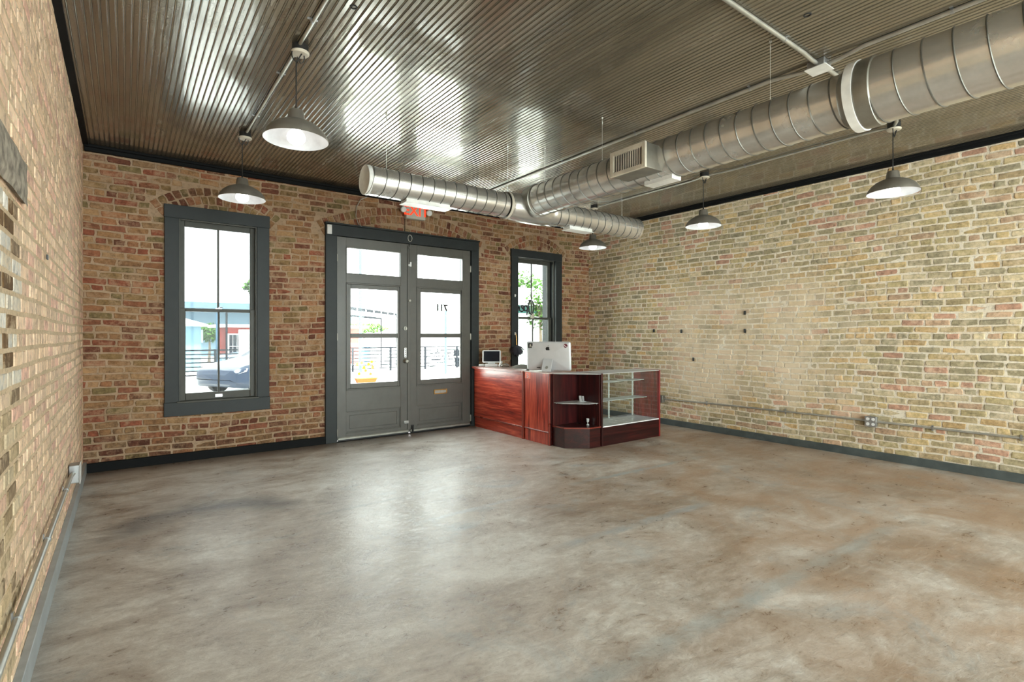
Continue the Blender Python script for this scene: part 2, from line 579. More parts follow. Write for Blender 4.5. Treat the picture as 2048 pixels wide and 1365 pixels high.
# ------------------------------------------------------------------ brick walls
def brick_wall(name, frame, u0, u1, z0, z1, holes, arches, pal, mats, label, seed, ch=0.069, bl=0.205, depth=0.012, thick=0.3, irregular=1.0, special=None):
    """frame(u, z, d) -> world point; d > 0 towards the room."""
    rr = random.Random(seed)
    vs, fs, mi, cols = [], [], [], []

    def wob(u, z):
        return (u + 0.004 * irregular * math.sin(z * 9 + u * 2.3), z + 0.008 * irregular * math.sin(u * 1.7 + seed) + 0.004 * irregular * math.sin(u * 5.1 + z * 2.0))

    def quad(pts, m):
        b = len(vs)
        for p in pts:
            vs.append(frame(*p))
            cols.append((0.5, 0.5, 0.5, 1))
        fs.append(tuple(range(b, b + len(pts))))
        mi.append(m)

    us = sorted(set([u0, u1] + [h[0] for h in holes] + [h[1] for h in holes]))
    zs = sorted(set([z0, z1] + [h[2] for h in holes] + [h[3] for h in holes]))
    for i in range(len(us) - 1):
        for j in range(len(zs) - 1):
            cu, cz = (us[i] + us[i + 1]) / 2, (zs[j] + zs[j + 1]) / 2
            if any(h[0] < cu < h[1] and h[2] < cz < h[3] for h in holes):
                continue
            a, b, c, d = us[i], us[i + 1], zs[j], zs[j + 1]
            quad([(a, c, 0), (b, c, 0), (b, d, 0), (a, d, 0)], 1)
            quad([(a, c, -thick), (a, d, -thick), (b, d, -thick), (b, c, -thick)], 1)
    for h in holes + [(u0, u1, z0, z1)]:
        a, b, c, d = h
        quad([(a, c, 0), (a, d, 0), (a, d, -thick), (a, c, -thick)], 1)
        quad([(b, c, 0), (b, c, -thick), (b, d, -thick), (b, d, 0)], 1)
        quad([(a, d, 0), (b, d, 0), (b, d, -thick), (a, d, -thick)], 1)
        quad([(a, c, 0), (a, c, -thick), (b, c, -thick), (b, c, 0)], 1)

    def in_arch(u, z):
        for (cx, cz, r0, r1, ha) in arches:
            rr_ = math.hypot(u - cx, z - cz)
            an = math.atan2(u - cx, z - cz)
            if r0 - 0.02 < rr_ < r1 + 0.02 and abs(an) < ha + 0.02:
                return True
        return False

    def brick(corners, dp, col):
        # corners: 4 (u,z) ccw ; builds a worn block with rounded face
        j = 0.004 * irregular
        cu = sum(c[0] for c in corners) / 4
        cz = sum(c[1] for c in corners) / 4
        ring = []
        for k in range(4):
            a, b = corners[k], corners[(k + 1) % 4]
            c0 = (a[0] + (cu - a[0]) * 0.03, a[1] + (cz - a[1]) * 0.05)
            ring.append((c0[0] + rr.uniform(-j, j), c0[1] + rr.uniform(-j, j)))
            ring.append(((a[0] + b[0]) / 2 + rr.uniform(-j, j) * .6, (a[1] + b[1]) / 2 + rr.uniform(-j, j) * .6))
        b0 = len(vs)
        tilt = rr.uniform(-0.002, 0.002) * irregular
        for lev, (ins, dd) in enumerate(((0.0, -0.002), (0.0, dp - 0.004), (0.0045, dp))):
            for (u, z) in ring:
                du, dz = cu - u, cz - z
                L = math.hypot(du, dz) or 1
                uu, zz = u + du / L * ins * 1.3, z + dz / L * ins
                uu, zz = wob(uu, zz)
                vs.append(frame(uu, zz, dd + (tilt * (1 if u > cu else -1) if lev else 0)))
                cols.append(col)
        for l in range(2):
            for k in range(8):
                fs.append((b0 + l * 8 + k, b0 + l * 8 + (k + 1) % 8, b0 + (l + 1) * 8 + (k + 1) % 8, b0 + (l + 1) * 8 + k))
                mi.append(0)
        fs.append(tuple(b0 + 16 + k for k in range(8)))
        mi.append(0)

    row = 0
    z = z0
    while z < z1 - 0.02:
        zt = min(z + ch, z1)
        u = u0 - rr.random() * bl * 0.5 - (bl * 0.5 if row % 2 else 0)
        header = (row % 7 == 5)
        while u < u1:
            ln = (bl * 0.5 if header else bl) + rr.uniform(-0.012, 0.012)
            if rr.random() < 0.06:
                ln *= 0.5
            a, b = max(u, u0), min(u + ln, u1)
            u += ln
            if b - a < 0.03:
                continue
            segs = [(a, b)]
            for hh in holes:
                if z + ch * 0.6 > hh[2] and z + ch * 0.4 < hh[3]:
                    ns = []
                    for (p, q) in segs:
                        if q <= hh[0] or p >= hh[1]:
                            ns.append((p, q))
                        else:
                            if hh[0] - p > 0.025:
                                ns.append((p, hh[0]))
                            if q - hh[1] > 0.025:
                                ns.append((hh[1], q))
                    segs = ns
            for (p, q) in segs:
                g = 0.0075
                if in_arch((p + q) / 2, z + ch / 2) or in_arch(p + 0.03, z + ch / 2) or in_arch(q - 0.03, z + ch / 2):
                    # keep only a small closer when the middle is clear of the arch
                    if in_arch((p + q) / 2, z + ch / 2):
                        continue
                    if in_arch(p + 0.03, z + ch / 2):
                        p = (p + q) / 2
                    else:
                        q = (p + q) / 2
                if q - p < 0.03 or zt - z < 0.03:
                    continue
                uc, zc = (p + q) / 2, z + ch / 2
                col = special(uc, zc, rr) if special else None
                if col is None:
                    col = rr.choice(pal)
                    col = lin(*col)
                f_ = rr.uniform(0.8, 1.14)
                col = (col[0] * f_, col[1] * f_, col[2] * f_, 1)
                brick([(p + g, z + g), (q - g, z + g), (q - g, zt - g), (p + g, zt - g)], depth + rr.uniform(-0.004, 0.003) * irregular, col)
        z += ch
        row += 1
    for (cx, cz, r0, r1, ha) in arches:
        rings_ = 2
        for k in range(rings_):
            ra = r0 + (r1 - r0) * k / rings_
            rb = r0 + (r1 - r0) * (k + 1) / rings_
            n = int(2 * ha * (ra + rb) / 2 / 0.072)
            for i in range(n):
                a0 = -ha + 2 * ha * i / n
                a1 = -ha + 2 * ha * (i + 1) / n
                gg = 0.006
                aa0, aa1 = a0 + gg / ra, a1 - gg / ra
                pts = [(cx + math.sin(an) * rad, cz + math.cos(an) * rad) for an, rad in ((aa0, ra + gg), (aa1, ra + gg), (aa1, rb - gg), (aa0, rb - gg))]
                if max(p[1] for p in pts) > z1 - 0.01:
                    continue
                if any(h[0] < sum(p[0] for p in pts) / 4 < h[1] and h[2] < sum(p[1] for p in pts) / 4 < h[3] for h in holes):
                    continue
                col = lin(*rr.choice(pal))
                f_ = rr.uniform(0.75, 1.05)
                brick(pts, depth + rr.uniform(-0.005, 0.002), (col[0] * f_, col[1] * f_, col[2] * f_, 1))
    me = bpy.data.meshes.new(name)
    me.from_pydata(vs, [], fs)
    me.materials.append(mats[0])
    me.materials.append(mats[1])
    me.polygons.foreach_set('material_index', mi)
    at = me.attributes.new('brick_colour', 'FLOAT_COLOR', 'POINT')
    at.data.foreach_set('color', [c for col in cols for c in col])
    me.update()
    o = bpy.data.objects.new(name, me)
    C.objects.link(o)
    return tag(o, label, 'wall', kind='structure')


PF = [(150, 82, 58), (158, 98, 68), (172, 126, 84), (150, 118, 76), (116, 66, 48), (164, 110, 74), (132, 112, 72), (146, 88, 64), (176, 136, 94), (160, 122, 84), (160, 116, 78), (130, 86, 62), (170, 130, 92), (158, 108, 80)]
PR = [(204, 182, 140), (194, 174, 134), (180, 166, 132), (212, 176, 124), (200, 174, 134), (168, 156, 126), (212, 194, 158), (206, 170, 140), (190, 172, 128), (196, 180, 146), (176, 164, 136), (208, 158, 134), (216, 188, 136)]
PL = [(212, 186, 140), (222, 198, 156), (214, 174, 138), (206, 158, 130), (200, 174, 128), (216, 190, 148), (206, 182, 140)]
def toward(pal, k, gain=1.0):
    mn = [sum(p[i] for p in pal) / len(pal) for i in range(3)]
    return [tuple(min(250, (p[i] * (1 - k) + mn[i] * k) * gain) for i in range(3)) for p in pal]


PR = toward([(p[0] - 6, p[1] - 4, p[2] - 2) for p in PR], 0.15, 1.0)
PF = toward([(p[0] - 8, p[1] - 2, p[2] + 2) for p in PF], 0.15, 0.98)
PL = toward([(p[0] + 3, p[1] + 3, p[2] + 18) for p in PL], 0.5, 1.13)
holesF = [(0.42, 1.29, 0.56, 2.70), (2.10, 4.23, -0.02, 2.70), (5.00, 5.90, 0.56, 2.68)]
archF = [(0.857, 2.05, 0.78, 0.97, 0.74), (3.16, 0.35, 2.52, 2.74, 0.47), (5.45, 2.05, 0.77, 0.96, 0.74)]
brick_wall('wall_front', lambda u, z, d: (u, D + 0.012 - d, z), XL - 0.3, XR + 0.3, -0.0, ZC, holesF, archF, PF, (M['brickF'], M['mortF']),
           'front wall of worn red and brown brick around the grey doors', 3, depth=0.008, irregular=1.5)
brick_wall('wall_right', lambda u, z, d: (XR + 0.012 - d, u, z), YB, D + 0.3, 0.0, ZC, [], [], PR, (M['brickR'], M['mortR']),
           'right wall of pale tan brick with white mortar smears', 5, depth=0.006, irregular=1.2)


def left_special(u, z, rr):
    if 0.9 < u < 2.72 and 1.15 < z < 1.87:
        return lin(*rr.choice([(226, 218, 204), (214, 204, 188), (120, 92, 62), (232, 226, 216), (140, 118, 94), (172, 142, 104)]))
    if z <= 1.15 and u < 2.75 and rr.random() < 0.75:
        return lin(*rr.choice([(200, 176, 140), (172, 148, 114), (146, 124, 98), (206, 184, 150), (216, 196, 164)]))
    return None


brick_wall('wall_left', lambda u, z, d: (XL - 0.012 + d, u, z), YB, D + 0.3, 0.0, ZC, [], [], PL, (M['brickL'], M['mortL']),
           'left wall of cream limewashed brick seen at a steep angle', 9, special=left_special, irregular=0.45, depth=0.003)
bw = MB()
for (a, b, c, d) in [(XL - .3, 0.0, 0, ZC), (3.0, 3.3, 0, ZC), (6.4, XR + .3, 0, ZC), (0.0, 3.0, 0, 0.3), (0.0, 3.0, 3.1, ZC), (3.3, 6.4, 0, 0.3), (3.3, 6.4, 3.1, ZC)]:
    bw.box(a, b, YB - 0.25, YB, c, d)
tag(bw.build('wall_back', M['plaster'], smooth=False), 'plain plastered back wall behind the viewpoint', 'wall', kind='structure')
for i, (x0, x1) in enumerate(((0.0, 3.0), (3.3, 6.4))):  # rear glazing added out of view so daylight fills the room
    t_ = thing('window_%d' % (3 + i), ((x0 + x1) / 2, YB, 0.3), 'unseen rear window added for fill light, ' + ('nearer the cream brick wall' if i == 0 else 'nearer the tan brick wall'), 'window', kind='structure')
    m = MB()
    xm = (x0 + x1) / 2
    for a, b, c, d in [(x0, x0 + .06, .3, 3.1), (x1 - .06, x1, .3, 3.1), (x0 + .06, x1 - .06, .3, .36), (x0 + .06, x1 - .06, 3.04, 3.1), (xm - .03, xm + .03, .36, 3.04)]:
        m.box(a, b, YB - .14, YB - .08, c, d)
    m.build('window_frame', M['casing'], t_)
    MB().box(x0 + .05, x1 - .05, YB - .112, YB - .108, .35, 3.05).build('glass', M['glass_in'], t_)

fl = MB().box(XL - 0.3, XR + 0.3, YB - 0.25, D + 0.31, -0.15, 0.0)
tag(fl.build('floor', M['concrete'], smooth=False), 'worn polished concrete floor with rust and blue-grey stains', 'floor', kind='structure')

# beadboard ceiling: real profile extruded along y with slight sag
m = MB()
pit = 0.0385
prof = [(0.0, 0.0), (0.0235, 0.0), (0.0245, 0.005), (0.0268, 0.005), (0.0285, 0.0012), (0.0318, -0.001), (0.035, 0.0012), (0.0366, 0.005), (0.0382, 0.005)]
ny = 42
xs = []
nb = int((XR - XL + 0.06) / pit) + 1
for k in range(nb):
    ext = 0.0
    for (u, h) in prof:
        xs.append((XL - 0.02 + k * pit + u, h, k))
vs = []
for j in range(ny + 1):
    y = YB - 0.02 + (D - YB + 0.04) * j / ny
    for (x, h, k) in xs:
        sag = 0.0022 * mnoise.noise(Vector((x * 1.6, y * 1.3, 0))) + 0.0009 * mnoise.noise(Vector((k * 3.7, y * 2.1, 5)))
        til = 0.0012 * mnoise.noise(Vector((k * 7.3, y * 0.5, 9))) * ((x - (XL - .02 + k * pit)) / pit - .5)
        vs.append((x, y, ZC + h + sag + til))
nx = len(xs)
fs = [(j * nx + i, (j + 1) * nx + i, (j + 1) * nx + i + 1, j * nx + i + 1) for j in range(ny) for i in range(nx - 1)]
m.add(vs, fs)
m.box(XL - 0.3, XR + 0.3, YB - 0.25, D + 0.31, ZC + 0.02, ZC + 0.2)
tag(m.build('ceiling', M['ceil'], angle=0.5), 'glossy dark olive beadboard ceiling of narrow grooved boards', 'ceiling', kind='structure')

# crown mouldings, shadow strip and baseboards
m = MB()
m.box(XL, XR, D - 0.03, D + 0.01, 3.185, 3.25)
m.box(XL, XR, D - 0.055, D + 0.0, 3.222, 3.25)
tag(m.build('trim_1', M['black_trim'], bevel=0.006), 'black crown moulding along the top of the red brick front wall', 'moulding', kind='structure')
m = MB()
m.box(XR - 0.03, XR + 0.01, YB, D - 0.055, 3.185, 3.25)
m.box(XR - 0.055, XR, YB, D - 0.055, 3.222, 3.25)
tag(m.build('trim_2', M['black_trim'], bevel=0.006), 'black crown moulding along the top of the tan brick right wall', 'moulding', kind='structure')
m = MB()
m.box(XL - 0.01, XL + 0.035, YB, D - 0.055, 3.235, 3.25)  # black strip stands in for a thin shadow line under the ceiling
tag(m.build('shadow_strip', M['black_trim']), 'thin dark strip standing in for the shadow between ceiling and cream brick left wall', 'moulding', kind='structure')
m = MB().box(XL + .02, 2.022, D - 0.025, D + 0.01, 0, 0.092)
m.box(4.30, XR - .02, D - 0.025, D + 0.01, 0, 0.092)
tag(m.build('baseboard_front', M['black_trim'], bevel=0.004), 'black painted baseboard under the red brick front wall', 'baseboard', kind='structure')
tag(MB().box(XR - 0.022, XR + 0.01, YB, D - 0.025, 0, 0.084).build('baseboard_right', M['base_grey'], bevel=0.004), 'slate grey baseboard under the tan brick right wall', 'baseboard', kind='structure')
tag(MB().box(XL - 0.01, XL + 0.02, YB, D - 0.025, 0, 0.112).build('baseboard_left', M['base_light'], bevel=0.003), 'pale grey baseboard under the cream brick left wall', 'baseboard', kind='structure')


# ------------------------------------------------------------------ windows
def frame_boxes(m, x0, x1, z0, z1, w_, y0, y1, wb=None, wt=None):
    wb = w_ if wb is None else wb
    wt = w_ if wt is None else wt
    m.box(x0, x0 + w_, y0, y1, z0, z1)
    m.box(x1 - w_, x1, y0, y1, z0, z1)
    m.box(x0 + w_, x1 - w_, y0, y1, z0, z0 + wb)
    m.box(x0 + w_, x1 - w_, y0, y1, z1 - wt, z1)
    return m


def sash_window(name, xo0, xo1, xi0, xi1, zb, zt, zo, setb, label, gm):
    w_ = thing(name, ((xo0 + xo1) / 2, D, zb), label, 'window', kind='structure')
    m = MB()
    m.box(xo0, xi0, D - 0.028, D + 0.012, zb, zt)
    m.box(xi1, xo1, D - 0.028, D + 0.012, zb, zt)
    m.box(xo0 - .004, xo1 + .004, D - 0.03, D + 0.012, zt, zo)
    m.build('casing', M['casing'], w_, bevel=0.003)
    m = MB().box(xo0 - 0.006, xo1 + 0.006, D - 0.035, D + 0.012, zb - 0.148, zb + 0.001)
    m.build('apron', M['casing'], w_, bevel=0.004)
    m = MB().box(xi0 - 0.02, xi1 + 0.02, D - 0.045, D + setb + .04, zb - 0.012, zb + 0.008)
    m.build('stool', M['sash'], w_, bevel=0.004)
    m = MB()
    # jamb liner through the wall
    m.box(xi0 - 0.03, xi0, D + 0.0, D + 0.33, zb, zt)
    m.box(xi1, xi1 + 0.03, D + 0.0, D + 0.33, zb, zt)
    m.box(xi0 - .03, xi1 + .03, D + 0.0, D + 0.33, zt, zt + 0.03)
    m.box(xi0 - .03, xi1 + .03, D + setb + 0.04, D + 0.36, zb - 0.04, zb - 0.005)
    m.build('jamb', M['casing'], w_)
    # stop beads
    frame_boxes(MB(), xi0, xi1, zb + .008, zt, 0.013, D - 0.012 + max(0, setb - .05), D + 0.004 + max(0, setb - .05), wb=0.002).build('stop_bead', M['sash'], w_, bevel=0.003)
    zm = 1.628
    lo = MB()
    y0 = D + setb
    frame_boxes(lo, xi0 + .001, xi1 - .001, zb + .008, zm + 0.03, 0.064, y0, y0 + 0.034, wb=0.078, wt=0.034)
    xc = (xi0 + xi1) / 2
    lo.box(xc - 0.010, xc + 0.010, y0 + .006, y0 + 0.028, zb + .08, zm)
    s1 = lo.build('lower_sash', M['sash'], w_, bevel=0.004)
    MB().box(xi0 + .06, xi1 - .06, y0 + 0.015, y0 + 0.018, zb + .08, zm).build('glass', gm, s1)
    mm = MB().box(xc - 0.035, xc + 0.035, y0 - 0.016, y0, zb + 0.036, zb + 0.046)
    mm.box(xc - 0.035, xc + 0.035, y0 - 0.003, y0, zb + 0.028, zb + 0.058)
    mm.build('sash_lift', M['alum'], s1)
    up = MB()
    y1 = y0 + 0.036
    frame_boxes(up, xi0 + .001, xi1 - .001, zm - 0.004, zt, 0.058, y1, y1 + 0.034, wb=0.034, wt=0.066)
    up.box(xc - 0.011, xc + 0.009, y1 + .006, y1 + 0.028, zm + .02, zt - .06)
    s2 = up.build('upper_sash', M['sash'], w_, bevel=0.004)
    MB().box(xi0 + .055, xi1 - .055, y1 + 0.015, y1 + 0.018, zm + .02, zt - .06).build('glass', gm, s2)
    lk = MB()
    lk.box(xc - 0.03, xc + 0.03, y0 + .004, y0 + 0.03, zm + 0.03, zm + 0.038)
    lk.tube([(xc + .005, y0 + .016, zm + .036), (xc + .005, y0 + .016, zm + .052)], 0.011, 12)
    lk.tube([(xc + .005, y0 + .014, zm + .047), (xc + .04, y0 + .006, zm + .05)], 0.005, 8)
    lk.build('sash_lock', M['alum'], s1)
    return w_


sash_window('window_1', 0.343, 1.371, 0.473, 1.239, 0.643, 2.62, 2.76, 0.03, 'tall grey two-over-two sash window left of the double doors', M['glass_dim'])
sash_window('window_2', 4.92, 5.986, 5.053, 5.85, 0.643, 2.612, 2.735, 0.09, 'sash window behind the checkout counter, right of the double doors', M['glass_tint'])

# ------------------------------------------------------------------ doors
m = MB()
m.box(2.022, 2.164, D - 0.03, D + 0.012, 0, 2.626)
m.box(4.171, 4.302, D - 0.03, D + 0.012, 0, 2.626)
m.box(2.022, 4.302, D - 0.03, D + 0.012, 2.626, 2.765)
m.box(2.015, 4.310, D - 0.05, D + 0.012, 2.765, 2.785)
m.box(2.13, 2.164, D + .012, D + 0.33, 0, 2.66)
m.box(4.171, 4.20, D + .012, D + 0.33, 0, 2.66)
m.box(2.13, 4.20, D + .012, D + 0.33, 2.63, 2.66)
m.box(2.164, 4.171, D + .048, D + .075, 2.59, 2.63)
m.box(4.14, 4.171, D + .048, D + .075, 0, 2.59)
tag(m.build('trim_4', M['casing'], bevel=0.004), 'dark slate wooden casing framing the grey double doors', 'door frame', kind='structure')
tag(MB().box(2.12, 4.22, D - 0.02, D + 0.34, 0.0, 0.008).build('trim_5', M['black_trim']), 'flat metal threshold beneath the double doors', 'threshold', kind='structure')


def door_leaf(name, x0, x1, tx0, tx1, gx0, gx1, px0, px1, label):
    d = thing(name, ((x0 + x1) / 2, D, 0), label, 'door', kind='structure')
    yf, yb = D + 0.0, D + 0.045
    zt = 2.622
    m = MB()
    lx0, lx1 = min(tx0, gx0, px0), max(tx1, gx1, px1)
    m.box(x0, px0, yf, yb, 0.022, zt)
    m.box(px1, x1, yf, yb, 0.022, zt)
    m.box(px0, px1, yf, yb, 2.49, zt)              # top rail
    m.box(px0, px1, yf, yb, 2.04, 2.165)            # between transom light and glazing
    m.box(px0, px1, yf, yb, 0.375, 0.65)            # lock rail
    m.box(px0, px1, yf, yb, 0.022, 0.10)            # bottom rail
    # stile fillers beside the narrower lights
    for (a, b, z0, z1) in [(px0, tx0, 2.165, 2.49), (tx1, px1, 2.165, 2.49)]:
        if b - a > 0.001:
            m.box(a, b, yf, yb, z0, z1)
    m.build('frame', M['doorp'], d, bevel=0.0025)
    MB().box(px0 - .004, px1 + .004, yf + 0.018, yf + 0.03, 0.098, 0.377).build('lower_panel', M['doorp'], d)
    mo = frame_boxes(MB(), px0, px1, 0.10, 0.375, 0.014, yf + 0.006, yf + 0.02)
    frame_boxes(mo, px0 + .05, px1 - .05, 0.15, 0.325, 0.004, yf + .013, yf + .02)
    mo.build('panel_moulding', M['doorp'], d, bevel=0.003)
    # glazed sash in the middle of the leaf, slightly proud moulding
    gs = MB()
    frame_boxes(gs, px0 + .0, px1 - .0, 0.65, 2.04, 0.018, yf - 0.008, yf + .02)
    a0, a1 = px0 + 0.018, px1 - 0.018
    gs.box(a0, gx0, yf + 0.004, yf + 0.035, 0.668, 2.022)
    gs.box(gx1, a1, yf + 0.004, yf + 0.035, 0.668, 2.022)
    gs.box(gx0, gx1, yf + 0.004, yf + 0.035, 0.668, 0.735)
    gs.box(gx0, gx1, yf + 0.004, yf + 0.035, 1.968, 2.022)
    gs.box(gx0, gx1, yf + 0.004, yf + 0.035, 1.325, 1.385)
    g = gs.build('glazing_frame', M['doorp'], d, bevel=0.003)
    MB().box(gx0 - .005, gx1 + .005, yf + .02, yf + .024, 0.73, 1.975).build('glass', M['glass_in'], g)
    tf = frame_boxes(MB(), tx0 - .012, tx1 + .012, 2.153, 2.502, 0.012, yf - 0.006, yf + 0.03)
    t2 = tf.build('transom_light_frame', M['doorp'], d, bevel=0.002)
    MB().box(tx0, tx1, yf + .02, yf + .024, 2.165, 2.49).build('glass', M['glass_in'], t2)
    sw = MB().box(x0 + 0.012, x1 - 0.012, yf - 0.012, yf, 0.026, 0.056)
    sw.tube([(x0 + .012, yf - .012, .05), (x1 - .012, yf - .012, .05)], 0.006, 8)
    sw.build('door_sweep', M['galv_dull'], d)
    MB().box(x0 + 0.012, x1 - 0.012, yf - 0.008, yf - 0.001, 0.001, 0.026).build('sweep_brush', M['black'], d)
    return d


dl = door_leaf('door_1', 2.172, 3.166, 2.301, 3.04, 2.352, 3.0, 2.288, 3.046, 'left leaf of the grey double doors, with keypad lock')
dr = door_leaf('door_2', 3.172, 4.165, 3.296, 4.036, 3.354, 3.995, 3.283, 4.03, 'right leaf of the grey double doors, with brass mail slot')


def hinge(parent, x, z):
    h = MB()
    h.tube([(x, D - 0.008, z - 0.045), (x, D - 0.008, z + 0.045)], 0.007, 10)
    h.tube([(x, D - 0.008, z + 0.045), (x, D - 0.008, z + 0.055)], [0.005, 0.002], 8)
    h.box(x - 0.012, x + 0.012, D - 0.004, D + 0.002, z - 0.045, z + 0.045)
    h.build('hinge', M['pend'], parent)


for z in (0.12, 1.34, 2.35):
    hinge(dl, 2.168, z)
for z in (0.12, 1.34, 2.35):
    hinge(dr, 4.168, z)
# astragal, slide bolt, flush bolt strip
MB().box(3.14, 3.19, D - 0.012, D + 0.0, 0.06, 2.60).build('astragal', M['doorp'], dl, bevel=0.003)
m = MB()
m.tube([(3.17, D - 0.02, 2.35), (3.17, D - 0.02, 2.63)], 0.006, 8)
m.box(3.155, 3.185, D - 0.016, D - 0.012, 2.40, 2.60)
m.box(3.15, 3.19, D - 0.026, D - 0.012, 2.56, 2.575)
m.build('slide_bolt', M['doorp'], dl)
m = MB().box(3.168, 3.192, D - 0.03, D - 0.012, 2.31, 2.375)
m.box(3.15, 3.168, D - 0.022, D - 0.012, 2.315, 2.345)
m.build('door_sensor', M['whitep'], dl, bevel=0.003)
m = MB()
m.tube([(3.17, D - 0.012, 1.84), (3.17, D - 0.03, 1.84)], 0.016, 16)
m.tube([(3.17, D - 0.03, 1.84), (3.17, D - 0.034, 1.84)], 0.008, 12)
m.build('deadbolt', M['galv_dull'], dl)
m = MB()
m.tube([(3.105, D + .001, 1.455), (3.105, D - 0.02, 1.455)], 0.027, 20)
m.box(3.10, 3.11, D - 0.034, D - 0.018, 1.437, 1.473)
m.build('thumb_turn', M['galv_dull'], dl)
kp = MB().box(3.085, 3.128, D - 0.016, D, 1.05, 1.195).build('keypad', M['alum'], dl, bevel=0.006)
kb = MB()
for i in range(5):
    kb.tube([(3.1065, D - 0.016, 1.07 + i * .026), (3.1065, D - 0.02, 1.07 + i * .026)], 0.006, 10)
kb.build('button', M['black'], kp)
m = MB()
m.tube([(3.108, D + .001, 1.005), (3.108, D - .02, 1.005), (3.108, D - .035, 1.005), (3.108, D - .062, 1.005), (3.108, D - .07, 1.005)], [0.03, 0.012, 0.012, 0.028, 0.018], 20)
m.build('door_knob', M['galv_dull'], dl)
m = MB().box(3.09, 3.155, D - 0.014, D - .0, 0.145, 0.182)
lk = m.build('foot_bolt', M['alum'], dl, bevel=0.003)
MB().box(3.10, 3.145, D - 0.018, D - .014, 0.155, 0.172).build('bolt_slide', M['galv_dull'], lk)
m = MB()
m.tube([(3.215, D - 0.02, 0.02), (3.215, D - 0.02, 0.10)], 0.012, 12)
m.box(3.195, 3.235, D - 0.014, D - .0, 0.04, 0.115)
m.build('floor_bolt', M['black'], dr, bevel=0.002)
ms = frame_boxes(MB(), 3.55, 3.765, 0.515, 0.585, 0.016, D - 0.012, D).build('mail_slot', M['brass'], dr, bevel=0.003)
MB().box(3.564, 3.751, D - 0.007, D - .001, 0.529, 0.571).build('flap', M['galv_dull'], ms)
text('lettering', '711', 0.13, M['black'], dr, (3.69, D + 0.018, 1.755), (math.pi / 2, 0, math.pi), 0.0015)
# ring pull on the head casing
m = MB()
m.tube([(3.165 + 0.03 * math.cos(a), D - 0.036, 2.70 + 0.045 * math.sin(a)) for a in [2 * math.pi * k / 20 for k in range(20)]], 0.005, 8, closed=True)
tag(m.build('ring_pull', M['pipe']), 'oval metal ring on the casing above the meeting door leaves', 'ring')
m = MB().box(2.035, 2.095, D - 0.052, D - 0.03, 2.632, 2.752)
s = m.build('motion_sensor', M['whitep'], bevel=0.006, org=(2.065, D - .03, 2.69))
tag(s, 'white door alarm sensor on the top left corner of the door casing', 'sensor')
MB().box(2.047, 2.083, D - 0.0545, D - 0.052, 2.722, 2.738).build('sensor_window', M['pend'], s)

# ------------------------------------------------------------------ exit sign
ex = thing('exit_sign', (3.235, D - 0.02, 3.0), 'red lettered EXIT sign with two emergency lamps above the doors', 'exit sign')
MB().box(3.09, 3.385, D - 0.075, D - 0.0, 2.965, 3.155).build('housing', M['exit_body'], ex, bevel=0.01)
text('lettering', 'EXIT', 0.185, M['exit_red'], ex, (3.2375, D - 0.078, 3.068), (math.pi / 2, 0, 0), 0.002)
for sx, x in ((-1, 3.04), (1, 3.435)):
    m = MB()
    m.tube([(x - sx * .055, D - .05, 3.09), (x - sx * .02, D - .055, 3.09)], 0.012, 10)
    m.tube([(x, D - .03, 3.085), (x, D - .05, 3.085), (x - sx * .004, D - .10, 3.07)], [0.026, 0.036, 0.043], 18)
    hd = m.build('emergency_lamp', M['exit_body'], ex)
    MB().tube([(x - sx * .004, D - .10, 3.07), (x - sx * .0045, D - .106, 3.068)], [0.038, 0.03], 18).build('lens', M['whitep'], hd)
m = MB()
pts = [(2.55, D - .045, 3.17), (2.47, D - .03, 3.13), (2.42, D - .02, 3.03), (2.41, D - .02, 2.9), (2.44, D - .03, 2.80), (2.47, D - .06, 2.775)]
m.tube(pts, 0.006, 8)
tag(m.build('cable', M['pipe']), 'thin grey cable curving down the bricks to the door casing', 'cable')
m = MB()
m.tube([(3.10, D - .012, 2.965), (3.102, D - .01, 2.88), (3.098, D - .015, 2.787)], 0.004, 6)
tag(m.build('wire', M['cord']), 'short dark wire dropping from the EXIT sign', 'wire')

# ------------------------------------------------------------------ air duct
X0, Z0, R1, R2 = 3.32, 2.708, 0.153, 0.178
YCD, ZCD, RC = 4.20, 2.655, 0.12
duct = thing('air_duct', (X0, YCD, Z0), 'galvanised spiral duct hung from the ceiling, forming a T', 'duct')


def spiral(axis, a0, a1, c1, c2, r, pitch, name, parent, mat):
    """pipe along axis 'x' or 'y' with a helical seam"""
    def P(s, an, rad):
        if axis == 'y':
            return (c1 + rad * math.cos(an), s, c2 + rad * math.sin(an))
        return (s, c1 + rad * math.cos(an), c2 + rad * math.sin(an))
    m = MB()
    n, L = 56, max(2, int(abs(a1 - a0) / 0.1))
    vs = [P(a0 + (a1 - a0) * j / L, 2 * math.pi * k / n, r) for j in range(L + 1) for k in range(n)]
    fs = [(j * n + k, j * n + (k + 1) % n, (j + 1) * n + (k + 1) % n, (j + 1) * n + k) for j in range(L) for k in range(n)]
    m.add(vs, fs)
    st = 44
    turns = abs(a1 - a0) / pitch
    N = int(turns * st)
    sg = 1 if a1 > a0 else -1
    pts = [P(a0 + sg * pitch * i / st, 2 * math.pi * i / st, r + 0.0005) for i in range(N + 1)]
    m.cur = 1
    m.tube(pts, 0.0042, 6)
    return m.build(name, [mat, M['seam']], parent, angle=0.9)


spiral('y', 4.03, 1.22, X0, Z0, R1, 0.112, 'main_pipe', duct, M['galv'])
big = spiral('y', 1.16, YB + 0.02, X0, Z0, R2, 0.122, 'wide_pipe', duct, M['galv'])
spiral('x', 3.02, 1.60, YCD, ZCD, RC, 0.111, 'left_branch_pipe', duct, M['galv'])
spiral('x', 3.62, 5.0, YCD, ZCD, RC, 0.111, 'right_branch_pipe', duct, M['galv'])


